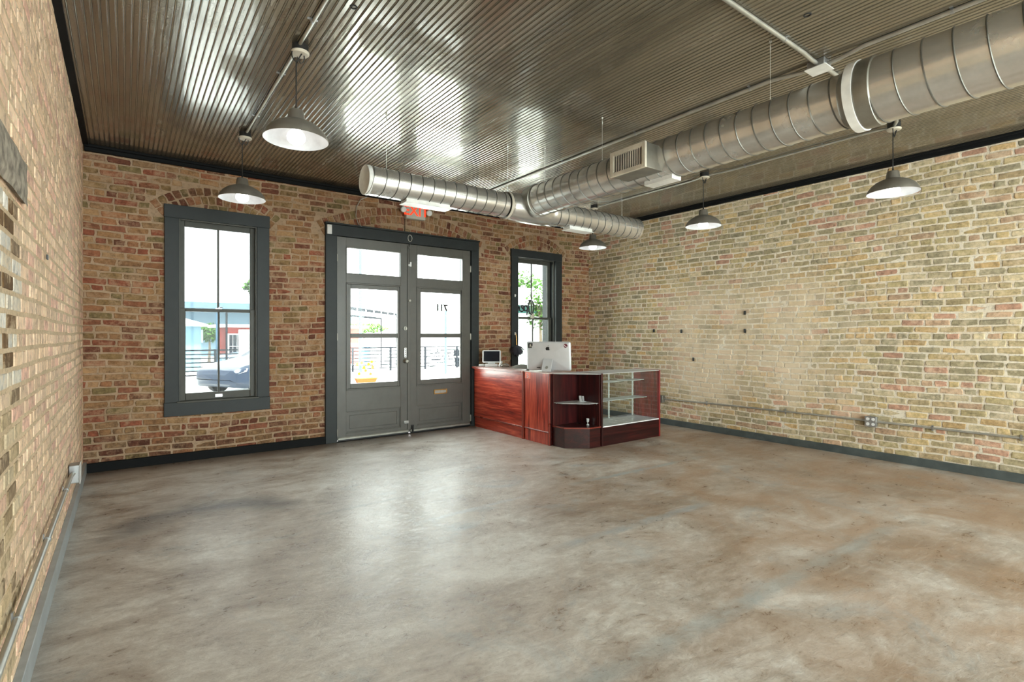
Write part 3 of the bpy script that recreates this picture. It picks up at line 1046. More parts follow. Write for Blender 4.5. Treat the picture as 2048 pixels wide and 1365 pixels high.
def along(axis, stations, c1, c2, n=56):
    m = MB()
    vs = []
    for (s, rad) in stations:
        for k in range(n):
            an = 2 * math.pi * k / n
            vs.append((c1 + rad * math.cos(an), s, c2 + rad * math.sin(an)) if axis == 'y' else (s, c1 + rad * math.cos(an), c2 + rad * math.sin(an)))
    fs = [(j * n + k, j * n + (k + 1) % n, (j + 1) * n + (k + 1) % n, (j + 1) * n + k) for j in range(len(stations) - 1) for k in range(n)]
    return m.add(vs, fs)


m = along('y', [(1.25, R1 + .002), (1.24, R1 + .008), (1.22, R1 + .008), (1.215, R2 + .004), (1.21, R2 + .012)], X0, Z0)
m.build('reducer_collar', M['galv_dull'], duct)
along('y', [(1.21, R2 + .012), (1.21, R2 + .014), (1.165, R2 + .014), (1.165, R2 + .004)], X0, Z0).build('sealing_band', M['white_metal'], duct)
along('y', [(1.165, R2 + .004), (1.16, R2 + .008), (1.09, R2 + .008), (1.085, R2)], X0, Z0).build('sleeve', M['galv_dull'], duct)
# tee fitting
m = along('x', [(3.03, RC + .002), (3.03, RC + .014), (3.075, RC + .014), (3.08, RC + .010), (3.13, .137), (3.22, .145), (3.45, .145), (3.54, .137), (3.59, RC + .010), (3.60, RC + .014), (3.64, RC + .014), (3.64, RC + .002)], YCD, ZCD)
tee = m.build('tee_fitting', M['galv'], duct)
along('y', [(4.12, R1 + .003), (4.04, R1 + .003), (4.035, R1 + .009), (4.00, R1 + .009), (3.995, R1)], X0, Z0).build('collar', M['galv_dull'], tee)
along('x', [(3.028, RC + .016), (3.055, RC + .016), (3.058, RC + .012)], YCD, ZCD).build('coupling_ring', M['register'], tee)
# end caps
for x, sg in ((1.60, -1), (5.0, 1)):
    m = MB()
    n = 48
    vs = []
    for (dx, rad) in [(-0.03 * sg, RC + .003), (0.0, RC + .003), (0.004 * sg, RC - .001), (0.001 * sg, RC - .006)]:
        for k in range(n):
            an = 2 * math.pi * k / n
            vs.append((x + dx, YCD + rad * math.cos(an), ZCD + rad * math.sin(an)))
    fs = [(j * n + k, j * n + (k + 1) % n, (j + 1) * n + (k + 1) % n, (j + 1) * n + k) for j in range(3) for k in range(n)]
    fs.append(tuple(3 * n + k for k in range(n)))
    m.add(vs, fs)
    m.build('end_cap', M['white_metal'] if sg < 0 else M['galv'], duct)
# side supply register
rx = 3.02
m = MB().box(rx + .02, X0 - 0.06, 2.455, 2.79, 2.588, 2.772)
reg = m.build('supply_box', M['galv_dull'], duct, bevel=0.003)
g = frame_boxes(MB(), 0, 1, 0, 1, 0.1, 0, 1)
fr = MB()
for (y0, y1, z0, z1) in [(2.452, 2.482, 2.585, 2.775), (2.757, 2.793, 2.585, 2.775), (2.482, 2.757, 2.585, 2.615), (2.482, 2.757, 2.742, 2.775)]:
    fr.box(rx, rx + .022, y0, y1, z0, z1)
gr = fr.build('register_grille', M['register'], reg, bevel=0.003)
MB().box(rx + .019, rx + .021, 2.48, 2.76, 2.612, 2.745).build('dark_void', M['dark_in'], gr)  # dark sheet standing in for the shade behind the slats
m = MB()
for i in range(16):
    yy = 2.489 + i * 0.0172
    m.box(rx + .006, rx + .012, yy, yy + 0.0036, 2.612, 2.745)
m.build('grille', M['register'], gr)
# flat diffusers under the branches
for (x0, x1) in ((1.95, 2.38), (3.86, 4.20)):
    m = MB().box(x0, x1, YCD - 0.055, YCD + 0.055, ZCD - RC - 0.022, ZCD - RC + 0.02)
    m.box(x0 - .012, x1 + .012, YCD - 0.067, YCD + 0.067, ZCD - RC - 0.026, ZCD - RC - 0.018)
    m.build('diffuser', M['white_metal'], duct, bevel=0.003)
MB().box(X0 - .055, X0 + .055, 2.40, 2.66, Z0 - R1 - .022, Z0 - R1 + .02).build('diffuser', M['white_metal'], duct, bevel=0.003)
for (x, y, zt) in ((1.79, YCD, ZCD + RC), (3.07, YCD, ZCD + RC), (3.40, 4.02, Z0 + R1), (X0, 3.158, Z0 + R1), (X0, 1.695, Z0 + R1), (4.75, YCD, ZCD + RC)):
    m = MB()
    m.tube([(x, y, zt - .002), (x, y, ZC)], 0.0016, 6)
    m.tube([(x, y, ZC - .06), (x + .004, y, ZC - .05), (x, y, ZC - .035)], 0.004, 6)
    m.tube([(x, y, ZC - .012), (x, y, ZC + .001)], [0.006, 0.009], 8)
    m.tube([(x, y, zt + .03), (x, y, zt)], 0.003, 6)
    m.build('hanger_wire', M['pipe'], duct)

# ------------------------------------------------------------------ pendant lamps
def make_pendant(x, y, label):
    p = thing('pendant_lamp', (x, y, 2.63), label, 'lamp', 'barn-style pendant lamps hung in two rows')
    zr = 2.628
    # outer skin
    out = [(0.197, zr), (0.199, zr + .002), (0.196, zr + .012), (0.186, zr + .035), (0.165, zr + .065), (0.132, zr + .093), (0.092, zr + .113), (0.066, zr + .12), (0.058, zr + .123), (0.054, zr + .13), (0.046, zr + .185), (0.040, zr + .192), (0.012, zr + .194)]
    inn = [(0.197, zr), (0.193, zr + .012), (0.183, zr + .034), (0.162, zr + .063), (0.130, zr + .090), (0.09, zr + .110), (0.05, zr + .118), (0.01, zr + .119)]
    m = MB()
    m.lathe(out, x, y, 56, cap1=True)
    sh = m.build('lamp_shade', M['pend'], p, angle=1.0)
    MB().lathe(inn, x, y, 56, cap1=True).build('shade_lining', M['pend_in'], sh, angle=1.2)
    MB().lathe([(0.022, zr + .118), (0.022, zr + .09), (0.018, zr + .085)], x, y, 20, cap1=True).build('socket', M['whitep'], p)
    b = [(0.014, zr + .09), (0.018, zr + .078), (0.034, zr + .06), (0.05, zr + .04), (0.057, zr + .02), (0.054, zr + .0), (0.04, zr - .018), (0.02, zr - .028), (0.004, zr - .03)]
    MB().lathe(b, x, y, 40, cap1=True).build('bulb', M['bulb'], p, angle=2.0)
    m = MB()
    m.tube([(x, y, zr + .19), (x, y, zr + .215)], [0.01, 0.006], 10)
    m.tube([(x, y, zr + .2), (x, y, 3.14)], 0.0045, 8)
    # loop of slack cord at the top
    r_ = 0.05
    lp = [(x, y, 3.14), (x + .004, y, 3.17)] + [(x + .01 + r_ * .8 * math.sin(a), y - .012 * a / 6, 3.12 + .045 - r_ * math.cos(a) + .01) for a in [0.5 * k for k in range(1, 13)]] + [(x + .03, y - .02, 3.19)]
    m.tube(lp, 0.004, 7)
    m.build('cord', M['cord'], p)
    m = MB()
    m.lathe([(0.002, 3.186), (0.05, 3.188), (0.056, 3.195), (0.056, 3.204), (0.05, 3.206)], x + .025, y, 32)
    cn = m.build('canopy', M['register'], p)
    MB().lathe([(0.05, 3.204), (0.05, ZC)], x + .025, y, 24).build('ceiling_box', M['dark_in'], cn)
    return p


pend = make_pendant(0.893, 3.54, 'pendant lamp hanging lowest in view, nearest the cream brick wall')
spots = [((0.88, 5.38), 'pendant lamp in front of the tall window left of the doors'),
         ((5.475, 1.70), 'pendant lamp over the near end of the tan brick wall'),
         ((5.40, 3.54), 'pendant lamp before the tan brick wall, between the two others there'),
         ((5.46, 5.38), 'pendant lamp partly hidden under the right branch of the duct')]
for (x, y), lb in spots:
    c = copy_tree(pend)
    c.location = (x, y, 2.63)
    c['label'] = lb

# ------------------------------------------------------------------ conduits
def conduit(name, pts, r, label, straps, sdir, boxes=()):
    t_ = thing(name, pts[0], label, 'conduit')
    MB().tube(pts, r, 12).build('pipe', M['pipe'], t_)
    for (x, y, z) in straps:
        m = MB()
        if sdir == 'x':
            m.tube([(x, y - .008, z), (x, y + .008, z)], r + .0025, 12)
            m.box(x - .03, x + .03, y - .008, y + .008, z + r - .002, z + r + .002)
        elif sdir == 'X':
            m.tube([(x - .008, y, z), (x + .008, y, z)], r + .0025, 12)
            m.box(x - .008, x + .008, y - .03, y + .03, z + r - .002, z + r + .002)
        elif sdir == 'R':
            m.tube([(x, y - .008, z), (x, y + .008, z)], r + .0025, 12)
            m.box(x + r - .002, x + r + .003, y - .008, y + .008, z - .03, z + .03)
        else:
            m.tube([(x, y - .008, z), (x, y + .008, z)], r + .0025, 12)
            m.box(x - r - .003, x - r + .002, y - .008, y + .008, z - .03, z + .03)
        m.build('strap', M['zinc'], t_)
    return t_


zc = ZC - 0.014
conduit('ceiling_conduit', [(0.9, YB + .01, zc), (0.9, 1.7, zc), (0.905, 3.46, zc), (0.905, 5.3, zc - .003)], 0.011,
        'ceiling conduit linking the pendants along the cream wall', [(0.9, 3.2, zc), (0.905, 4.0, zc), (0.905, 4.9, zc), (0.9, 2.2, zc)], 'x')
mid = conduit('ceiling_conduit', [(3.83, YB + .01, zc), (3.83, 1.35, zc), (3.845, 1.5, zc - .015), (3.845, 1.6, zc - .018), (3.845, 1.75, zc - .012), (3.81, 1.95, zc), (3.81, 5.6, zc)], 0.0138,
              'long ceiling conduit running beside the wide duct from the junction box', [(3.83, 0.9, zc), (3.81, 2.1, zc), (3.81, 3.2, zc), (3.81, 4.2, zc)], 'x')
jb = MB()
jb.box(3.79, 3.90, 1.57, 1.68, ZC - 0.05, ZC).build('junction_box', M['zinc'], mid, bevel=0.003)
MB().box(3.775, 3.915, 1.555, 1.695, ZC - 0.056, ZC - 0.05).build('box_cover', M['white_metal'], mid, bevel=0.003)
conduit('ceiling_conduit', [(0.905, 1.62, zc), (2.76, 1.62, zc), (3.6, 1.62, zc), (3.72, 1.62, zc - .01), (3.79, 1.62, zc - .012)], 0.0138,
        'ceiling conduit crossing the boards to the junction box', [(2.4, 1.62, zc), (3.35, 1.62, zc)], 'X')
conduit('ceiling_conduit', [(3.91, 1.62, zc - .012), (4.0, 1.62, zc), (5.3, 1.62, zc), (5.4, 1.65, zc - .01), (5.47, 1.69, zc - .018)], 0.0138,
        'ceiling conduit passing above the wide duct to the nearest right pendant', [(4.3, 1.62, zc)], 'X')
conduit('ceiling_conduit', [(5.5, 1.74, zc - .018), (5.52, 1.85, zc), (5.53, 3.3, zc), (5.45, 3.47, zc - .015), (5.47, 3.62, zc - .015), (5.54, 3.8, zc), (5.55, 5.1, zc), (5.5, 5.3, zc - .015)], 0.011,
        'ceiling conduit linking the pendants along the tan brick wall', [(5.53, 2.3, zc), (5.53, 3.1, zc), (5.54, 4.0, zc), (5.55, 4.9, zc)], 'x')
xr = XR - 0.014
rc = conduit('wall_conduit', [(xr, 5.02, 0.385), (xr, 4.0, 0.40), (xr, 3.0, 0.41), (xr, 2.35, 0.412), (xr - .02, 2.31, 0.412), (xr - .02, 2.20, 0.412), (xr, 2.14, 0.412), (xr, 1.05, 0.415), (xr, 0.2, 0.42), (xr, YB + .02, 0.42)], 0.0105,
             'conduit with outlet box running low along the tan brick wall', [(xr, 4.3, 0.396), (xr, 3.2, 0.408), (xr, 1.72, 0.413), (xr, 1.06, 0.415)], 'R')
bx = MB().box(XR - 0.055, XR + .005, 2.205, 2.305, 0.36, 0.465).build('outlet_box', M['zinc'], rc, bevel=0.004)
m = MB()
m.box(XR - 0.062, XR - 0.055, 2.20, 2.31, 0.355, 0.47)
pl = m.build('outlet_plate', M['zinc'], bx, bevel=0.003)
m = MB().box(XR - 0.055, XR + .005, 5.02, 5.12, 0.33, 0.44)
m.build('outlet_box', M['galv_dull'], rc, bevel=0.004)
for yy in (2.228, 2.28):
    for zz in (0.385, 0.44):
        MB().tube([(XR - .062, yy, zz), (XR - .0645, yy, zz)], 0.017, 16).build('socket', M['whitep'], rc)
lc = conduit('wall_conduit', [(XL + .022, 4.93, 0.36), (XL + .022, 4.86, 0.375), (XL + .022, 4.7, 0.39), (XL + .022, 2.0, 0.39), (XL + .022, YB + .02, 0.39)], 0.0125,
             'conduit with junction box running low along the cream brick wall', [(XL + .022, 4.3, .39), (XL + .022, 3.32, .39), (XL + .022, 2.45, .39)], 'L')
MB().box(XL - .005, XL + .055, 4.93, 5.05, 0.29, 0.42).build('junction_box', M['zinc'], lc, bevel=0.004)
MB().box(XL + .055, XL + .06, 4.92, 5.06, 0.283, 0.427).build('box_cover', M['whitep'], lc, bevel=0.002)

# ------------------------------------------------------------------ left wall relic
rr = random.Random(4)
m = MB()
n1, n2 = 30, 6
y0, y1, z0, z1 = 0.9, 2.83, 1.88, 2.045
vs = []
for i in range(n1 + 1):
    for j in range(n2 + 1):
        y = y0 + (y1 - y0) * i / n1
        z = z0 + (z1 - z0) * j / n2
        e = 0.006 if (j in (0, n2) or i == n1) else 0
        vs.append((XL + 0.012 - e + 0.004 * mnoise.noise(Vector((y * 4, z * 30, 1))), y + (0.012 * mnoise.noise(Vector((z * 30, 2, 0))) if i == n1 else 0), z + 0.012 * mnoise.noise(Vector((y * 5, j, 3))) * (1 if j in (0, n2) else 0)))
fs = [(i * (n2 + 1) + j, (i + 1) * (n2 + 1) + j, (i + 1) * (n2 + 1) + j + 1, i * (n2 + 1) + j + 1) for i in range(n1) for j in range(n2)]
m.add(vs, fs)
m.box(XL - .02, XL + 0.004, y0, y1 - .01, z0 + .01, z1 - .01)
tag(m.build('trim_6', M['oldwood']), 'rough weathered timber lintel set in the cream brick wall', 'lintel', kind='structure')

# ------------------------------------------------------------------ counters
ZT = 0.895
c1 = thing('checkout_counter', (4.45, 6.0, 0), 'long cherry laminate checkout counter beside the double doors, with overhanging top', 'counter')
m = MB().box(4.205, 4.63, 5.42, 6.60, 0.165, ZT - .03)
m.build('body', M['cherry_h'], c1)
MB().box(4.215, 4.62, 5.425, 6.60, 0.0, 0.15).build('plinth', M['cherry_h'], c1)
MB().tube([(4.205, 5.42, .155), (4.205, 6.60, .155)], 0.010, 8).build('trim_strip', M['cherry_trim'], c1)
MB().box(4.175, 4.66, 5.415, 6.615, ZT - .028, ZT + .004).build('countertop', M['top_lam'], c1, bevel=0.004)
MB().box(4.168, 4.178, 5.415, 6.615, ZT - .03, ZT + .002).build('edge_band', M['cherry_trim'], c1, bevel=0.003)
MB().box(4.19, 4.215, 5.395, 5.425, 0.0, ZT - .01).build('corner_post', M['cherry_trim'], c1, bevel=0.003)
c2 = thing('wrap_counter', (4.4, 5.14, 0), 'narrow cherry laminate counter unit with vertical grain and a sticker', 'counter')
MB().box(4.205, 4.63, 4.90, 5.38, 0.165, ZT - .012).build('body', M['cherry_v'], c2)
MB().box(4.212, 4.62, 4.90, 5.38, 0.0, 0.15).build('plinth', M['cherry_v'], c2)
MB().tube([(4.205, 4.90, .158), (4.205, 5.38, .158)], 0.009, 8).build('trim_strip', M['cherry_trim'], c2)
MB().box(4.2, 4.64, 4.885, 5.39, ZT - .012, ZT).build('countertop', M['top_lam'], c2, bevel=0.002)
MB().box(4.197, 4.215, 4.878, 4.902, 0.0, ZT - .01).build('corner_post', M['cherry_trim'], c2, bevel=0.003)
MB().box(4.215, 4.235, 4.874, 4.90, 0.0, ZT - .01).build('end_strip', M['dark_trim'], c2)
s = MB().box(4.2035, 4.2048, 5.255, 5.372, 0.80, 0.882).build('sticker', M['orange'], c2)
m = MB()
m.tube([(4.2025, 5.335, .865), (4.2025, 5.30, .85), (4.2025, 5.33, .84), (4.2025, 5.29, .825), (4.2025, 5.325, .812)], 0.0035, 6)
m.build('sticker_mark', M['whitep'], s)

c3 = thing('corner_shelf_unit', (4.45, 4.67, 0), 'dark open corner shelf unit joining the counter and the glass case', 'shelf unit')
base = [(4.245, 4.872), (4.252, 4.665), (4.487, 4.472), (4.664, 4.466), (4.664, 4.872)]
MB().prism(base, 0.0, 0.235).build('base', M['cherry_x'], c3, bevel=0.002)
b2 = [(4.238, 4.872), (4.244, 4.66), (4.484, 4.463), (4.668, 4.458), (4.668, 4.872)]
MB().prism(b2, 0.235, 0.25).build('deck', M['cherry_trim'], c3, bevel=0.002)
MB().prism([(4.26, 4.87), (4.262, 4.67), (4.49, 4.48), (4.66, 4.476), (4.66, 4.87)], 0.25, 0.2515).build('deck_panel', M['dark_trim'], c3)
MB().box(4.236, 4.664, 4.855, 4.872, 0.25, ZT - .01).build('back_panel', M['cherry_dv'], c3)
MB().box(4.648, 4.666, 4.47, 4.855, 0.25, ZT - .01).build('side_panel', M['cherry_dv'], c3)
tri = [(4.25, 4.852), (4.27, 4.72), (4.50, 4.50), (4.645, 4.485), (4.645, 4.852)]
MB().prism(tri, 0.528, 0.534).build('glass_shelf', M['shelf_glass'], c3)
MB().prism([(4.24, 4.872), (4.243, 4.83), (4.60, 4.47), (4.668, 4.46), (4.668, 4.872)], ZT - .01, ZT - .002).build('glass_top', M['shelf_glass'], c3)
for (x, y) in ((4.28, 4.84), (4.63, 4.50)):
    MB().tube([(x, y, .520), (x, y, .528)], 0.006, 10).build('shelf_pin', M['alum'], c3)

c4 = thing('glass_display_case', (5.25, 4.67, 0), 'cherry framed glass display case with two glass shelves', 'display case')
YA, YBk = 4.46, 4.89
MB().box(4.70, 5.79, YA + .008, YBk, 0.0, 0.228).build('base', M['cherry_x'], c4)
MB().box(4.70, 5.79, YA + .006, YBk, 0.228, 0.242).build('deck', M['deck'], c4, bevel=0.002)
MB().box(4.678, 4.702, YA, YBk + .01, 0.0, ZT).build('end_panel', M['cherry_dv'], c4, bevel=0.003)
MB().box(5.788, 5.812, YA, YBk + .01, 0.0, ZT).build('end_panel', M['cherry_rv'], c4, bevel=0.003)
MB().box(4.70, 5.79, YA + .012, YA + .017, 0.242, ZT - .012).build('front_glass', M['glass_case'], c4)
MB().box(4.68, 5.81, YA + .002, YBk + .01, ZT - .010, ZT - .003).build('top_glass', M['shelf_glass'], c4)
for (zz, ya) in ((0.747, 4.71), (0.511, 4.66)):
    sh = MB().box(4.71, 5.78, ya, YBk - .02, zz, zz + .007).build('glass_shelf', M['shelf_glass'], c4)
    for xx in (4.80, 5.25, 5.73):
        m = MB()
        m.add([(xx - .004, YBk - .02, zz), (xx + .004, YBk - .02, zz), (xx + .004, ya + .02, zz), (xx - .004, ya + .02, zz),
               (xx - .004, YBk - .02, zz - .03), (xx + .004, YBk - .02, zz - .03), (xx + .004, ya + .02, zz - .008), (xx - .004, ya + .02, zz - .008)],
              [(0, 1, 2, 3), (7, 6, 5, 4), (0, 4, 5, 1), (2, 6, 7, 3), (1, 5, 6, 2), (0, 3, 7, 4)])
        m.build('bracket', M['white_metal'], sh)
for xx in (4.80, 5.25, 5.73):
    MB().box(xx - .009, xx + .009, YBk - .022, YBk - .008, 0.242, ZT - .012).build('shelf_standard', M['white_metal'], c4)
MB().box(4.70, 5.79, YBk - .006, YBk + .006, 0.242, 0.256).build('sliding_track', M['alum'], c4)
MB().box(4.70, 5.79, YBk - .006, YBk + .006, ZT - .02, ZT - .010).build('sliding_track', M['alum'], c4)

# little things in the corner unit
m = MB()
m.obox(Matrix.Translation((4.545, 4.69, .576)) @ Matrix.Rotation(0.5, 4, 'Z') @ Matrix.Rotation(-0.35, 4, 'Y'), 0.012, 0.028, 0.075)
m.obox(Matrix.Translation((4.60, 4.70, .572)) @ Matrix.Rotation(0.5, 4, 'Z') @ Matrix.Rotation(-0.35, 4, 'Y'), 0.01, 0.022, 0.062)
m.box(4.52, 4.62, 4.67, 4.72, 0.5345, 0.54)
tag(m.build('acrylic_stand', M['shelf_glass'], org=(4.57, 4.695, .534)), 'small clear acrylic stand on the corner unit middle shelf', 'stand')
m = MB().lathe([(0.018, .252), (0.018, .262), (0.005, .268), (0.005, .285), (0.016, .292), (0.02, .33)], 4.60, 4.62, 16, cap0=True)
tag(m.build('small_glass', M['shelf_glass'], org=(4.60, 4.62, .252)), 'tiny stemmed glass on the bottom deck of the corner unit', 'glass')

# ------------------------------------------------------------------ computer
ang = math.radians(-56)
ux = Vector((math.cos(ang), math.sin(ang), 0))       # along the screen, to the viewer's right
nz = Vector((-math.sin(ang), math.cos(ang), 0)) * 1   # away from the viewer
if nz.dot(Vector((4.4, 5.1, 0))) < 0:
    nz = -nz
ti = math.radians(-7)
up = (Vector((0, 0, 1)) * math.cos(ti) + nz * math.sin(ti)).normalized()
nn = ux.cross(up)
if nn.dot(nz) < 0:
    nn = -nn
pc = Vector((4.405, 5.135, 1.092))                  # centre of the panel
im = thing('desktop_computer', (pc.x, pc.y, ZT), 'silver all-in-one computer seen from behind on the cherry counter', 'computer')
def IM(u, v, d):
    return pc + ux * u + up * v + nn * d
W_, Hh = 0.592, 0.375
m = MB()
N = 24
rows = []
def rrect(w_, h_, r_, k=5):
    pts = []
    for (cx, cy, a0) in ((w_ / 2 - r_, h_ / 2 - r_, 0), (-w_ / 2 + r_, h_ / 2 - r_, 90), (-w_ / 2 + r_, -h_ / 2 + r_, 180), (w_ / 2 - r_, -h_ / 2 + r_, 270)):
        for i in range(k + 1):
            a = math.radians(a0 + 90 * i / k)
            pts.append((cx + r_ * math.cos(a), cy + r_ * math.sin(a)))
    return pts
secs = [(1.0, 0.012), (1.0, 0.004), (0.985, -0.002), (0.9, -0.008), (0.7, -0.018), (0.5, -0.026), (0.3, -0.031), (0.12, -0.033)]
vs, n_ = [], 0
for (sc_, d_) in secs:
    ring = rrect(W_ * sc_, Hh * sc_, 0.022 * sc_ + 0.001)
    n_ = len(ring)
    vs += [IM(x, y, d_) for x, y in ring]
fs = [(j * n_ + k, j * n_ + (k + 1) % n_, (j + 1) * n_ + (k + 1) % n_, (j + 1) * n_ + k) for j in range(len(secs) - 1) for k in range(n_)]
fs.append(tuple((len(secs) - 1) * n_ + k for k in range(n_)))
fs.append(tuple(range(n_))[::-1])
m.add(vs, fs)
body = m.build('housing', M['imac'], im, angle=0.9)
m = MB()
ring = rrect(W_ - .01, Hh - .01, 0.018)
m.add([IM(x, y, 0.0125) for x, y in ring] + [IM(x, y, 0.0135) for x, y in ring], [tuple(range(n_))[::-1], tuple(range(n_, 2 * n_))])
m.build('screen', M['screen'], im)
# stand: neck from the middle of the back, foot on the counter towards the viewer's side
f0 = IM(0, -0.03, -0.033)
foot_z = ZT + 0.002
fa = Vector((f0.x, f0.y, 0)) - nz * 0.085
m = MB()
hw = 0.062
pts_side = [(f0.x, f0.y, f0.z + .0), (fa.x, fa.y, foot_z + .006), (fa.x, fa.y, foot_z), ]
a_ = Vector((f0.x, f0.y, f0.z))
b_ = Vector((fa.x, fa.y, foot_z + 0.010))
c_ = Vector((fa.x, fa.y, foot_z))
e_ = Vector((fa.x, fa.y, 0)) + nz * 0.17
e1 = Vector((e_.x, e_.y, foot_z))
e2 = Vector((e_.x, e_.y, foot_z + .006))
k_ = b_ + nz * 0.016
a2 = a_ + nz * 0.012
hx = ux * hw
vs = []
for sgn in (-1, 1):
    for q in (a_, b_, c_, e1, e2, k_, a2):
        vs.append(q + hx * sgn)
fs = [(0, 1, 2, 3, 4, 5, 6)[::-1], tuple(range(7, 14))] + [(i, (i + 1) % 7, 7 + (i + 1) % 7, 7 + i) for i in range(7)]
m.add(vs, fs)
st = m.build('stand', M['imac'], im, bevel=0.003)
sd = (b_ - a_).normalized()
cc = a_ + (b_ - a_) * 0.72
on = ux.cross(sd)
if on.dot(nz) > 0:
    on = -on
m = MB()
m.tube([cc + on * 0.0, cc + on * 0.0015], 0.02, 24)
m.build('cable_hole', M['pipe'], st)
# fruit mark: black apple silhouette with leaf and bite
m = MB()
ap = []
for i in range(48):
    a = 2 * math.pi * i / 48
    r_ = 0.0262 * (1 + 0.07 * math.cos(2 * a)) * (1 - 0.16 * math.exp(-((a - math.pi / 2) / 0.25) ** 2) - 0.10 * math.exp(-((a - 3 * math.pi / 2) / 0.28) ** 2))
    x_, y_ = r_ * math.cos(a) * (1 - 0.12 * max(0, -math.sin(a))), r_ * math.sin(a) * 1.05
    bx_, by_ = 0.032, 0.004
    dd = math.hypot(x_ - bx_, y_ - by_)
    if dd < 0.0138:
        x_ = bx_ - math.sqrt(max(0, 0.0138 ** 2 - (y_ - by_) ** 2))
    ap.append((x_, y_))
mt = Matrix((ux.to_4d(), up.to_4d(), (-nn).to_4d(), (0, 0, 0, 1))).transposed()
mt.translation = IM(-0.012 + .0, 0.098, -0.0195)
mt[3][0] = mt[3][1] = mt[3][2] = 0
mt[0][3], mt[1][3], mt[2][3] = IM(0.0, 0.098, -0.0262)
m.prism_m(ap, 0.0015, mt)
lf = [(0.001, 0.031), (0.001, 0.037), (0.006, 0.043), (0.011, 0.045), (0.011, 0.040), (0.007, 0.034)]
m.prism_m(lf, 0.0015, mt)
m.build('logo', M['black'], body, smooth=False)
m = MB()
for (uu, vv, s_, mm, nm) in ((-0.215, 0.135, 0.062, 'pend', 'square_sticker'), (0.235, 0.135, 0.046, 'dark_trim', 'round_sticker')):
    pass
mt2 = mt.copy()
mt2[0][3], mt2[1][3], mt2[2][3] = IM(-0.235, 0.138, -0.0135)
q = MB()
q.prism_m([(-.032, -.032), (.028, -.03), (.03, .03), (-.03, .031)], 0.003, mt2)
sq = q.build('sticker', M['black'], body, smooth=False)
q = MB()
q.prism_m([(-.016, -.022), (.018, -.02), (.015, -.012), (-.014, -.013)], 0.0038, mt2)
q.prism_m([(-.012, -.004), (.010, -.006), (.012, .012), (.0, .02), (-.012, .012)], 0.0038, mt2)
q.build('sticker_picture', M['register'], sq, smooth=False)
mt3 = mt.copy()
mt3[0][3], mt3[1][3], mt3[2][3] = IM(0.232, 0.138, -0.0135)
q = MB()
q.prism_m([(0.026 * math.cos(a), 0.026 * math.sin(a)) for a in [2 * math.pi * k / 28 for k in range(28)]], 0.003, mt3)
sq = q.build('sticker', paint('maroon_sticker', (104, 36, 52), 0.4), body, smooth=False)
q = MB()
q.prism_m([(-.024, .008), (-.02, .014), (.02, -.016), (.014, -.02)], 0.0036, mt3)
q.build('sticker_band', M['whitep'], sq, smooth=False)
m = MB()
m.tube([IM(-.16, -.150, -.0095), IM(-.11, -.152, -.0105)], 0.007, 8)
m.build('port', M['black'], body)

# ------------------------------------------------------------------ point-of-sale tablet and small counter things
yaw = math.radians(-52)
def LM(cx, cy, cz, yaw_, tilt=0.0):
    return Matrix.Translation((cx, cy, cz)) @ Matrix.Rotation(yaw_, 4, 'Z') @ Matrix.Rotation(tilt, 4, 'X')
ps = thing('checkout_tablet', (4.38, 6.40, ZT + .004), 'white framed tablet on a checkout stand at the counter end by the doors', 'tablet')
mt = LM(4.38, 6.40, 1.045, math.radians(-36), math.radians(-16))
m = MB()
ro = rrect(0.275, 0.19, 0.022)
n_ = len(ro)
m.add([mt @ Vector((x, -.012, y)) for x, y in ro] + [mt @ Vector((x, .004, y)) for x, y in ro], [tuple(range(n_)), tuple(range(n_, 2 * n_))[::-1]] + [(k, n_ + k, n_ + (k + 1) % n_, (k + 1) % n_) for k in range(n_)])
tb = m.build('bezel', M['whitep'], ps, bevel=0.003)
m = MB()
ri = rrect(0.235, 0.155, 0.004)
m.add([mt @ Vector((x, -.0135, y)) for x, y in ri], [tuple(range(len(ri)))])
m.build('screen', M['screen'], tb)
m = MB()
m.add([mt @ Vector(p) for p in ((-.05, .002, -.06), (.05, .002, -.06), (.05, .002, .03), (-.05, .002, .03))] +
      [Vector(p) for p in [(4.38 + dx, 6.40 + dy, ZT + .006) for dx, dy in ((-.06, .0), (.02, -.06), (.08, .04), (.0, .10))]],
      [(0, 1, 2, 3)[::-1], (4, 5, 6, 7), (0, 4, 5, 1)[::-1], (1, 5, 6, 2)[::-1], (2, 6, 7, 3)[::-1], (3, 7, 4, 0)[::-1]])
m.build('stand', M['whitep'], ps)
mt = LM(4.36, 6.37, ZT + .024, math.radians(-36))
MB().obox(mt, 0.19, 0.11, 0.038).build('base', M['whitep'], ps, bevel=0.006)
m = MB()
m.obox(LM(4.285, 6.52, ZT + .02, math.radians(-36)), 0.09, 0.075, 0.03)
o = m.build('card_reader', M['whitep'], bevel=0.012, org=(4.285, 6.52, ZT + .004))
tag(o, 'small white card reader puck left of the checkout tablet', 'card reader')
m = MB()
mt = LM(4.40, 6.20, ZT + .048, math.radians(-50), math.radians(0)) @ Matrix.Rotation(math.radians(24), 4, 'Y')
m.obox(mt, 0.032, 0.05, 0.085)
o = m.build('cordless_phone', M['whitep'], bevel=0.009, org=(4.40, 6.20, ZT + .004))
tag(o, 'white cordless phone leaning on the counter right of the tablet', 'phone')
m = MB()
pts = [(4.43 + .045 * math.cos(a), 6.13 + .035 * math.sin(a), ZT + .03 + .012 * math.sin(2 * a)) for a in [math.pi * 2 * k / 16 for k in range(16)]]
m.tube(pts, 0.018, 10, closed=True)
m.obox(LM(4.43, 6.13, ZT + .014, -.8), 0.08, 0.06, 0.02)
o = m.build('tape_dispenser', M['pend'], org=(4.43, 6.13, ZT + .004))
tag(o, 'grey tape dispenser behind the white phone on the counter', 'tape dispenser')
m = MB()
mt = LM(4.50, 5.80, ZT + .001, math.radians(-60))
vs, fs = [], []
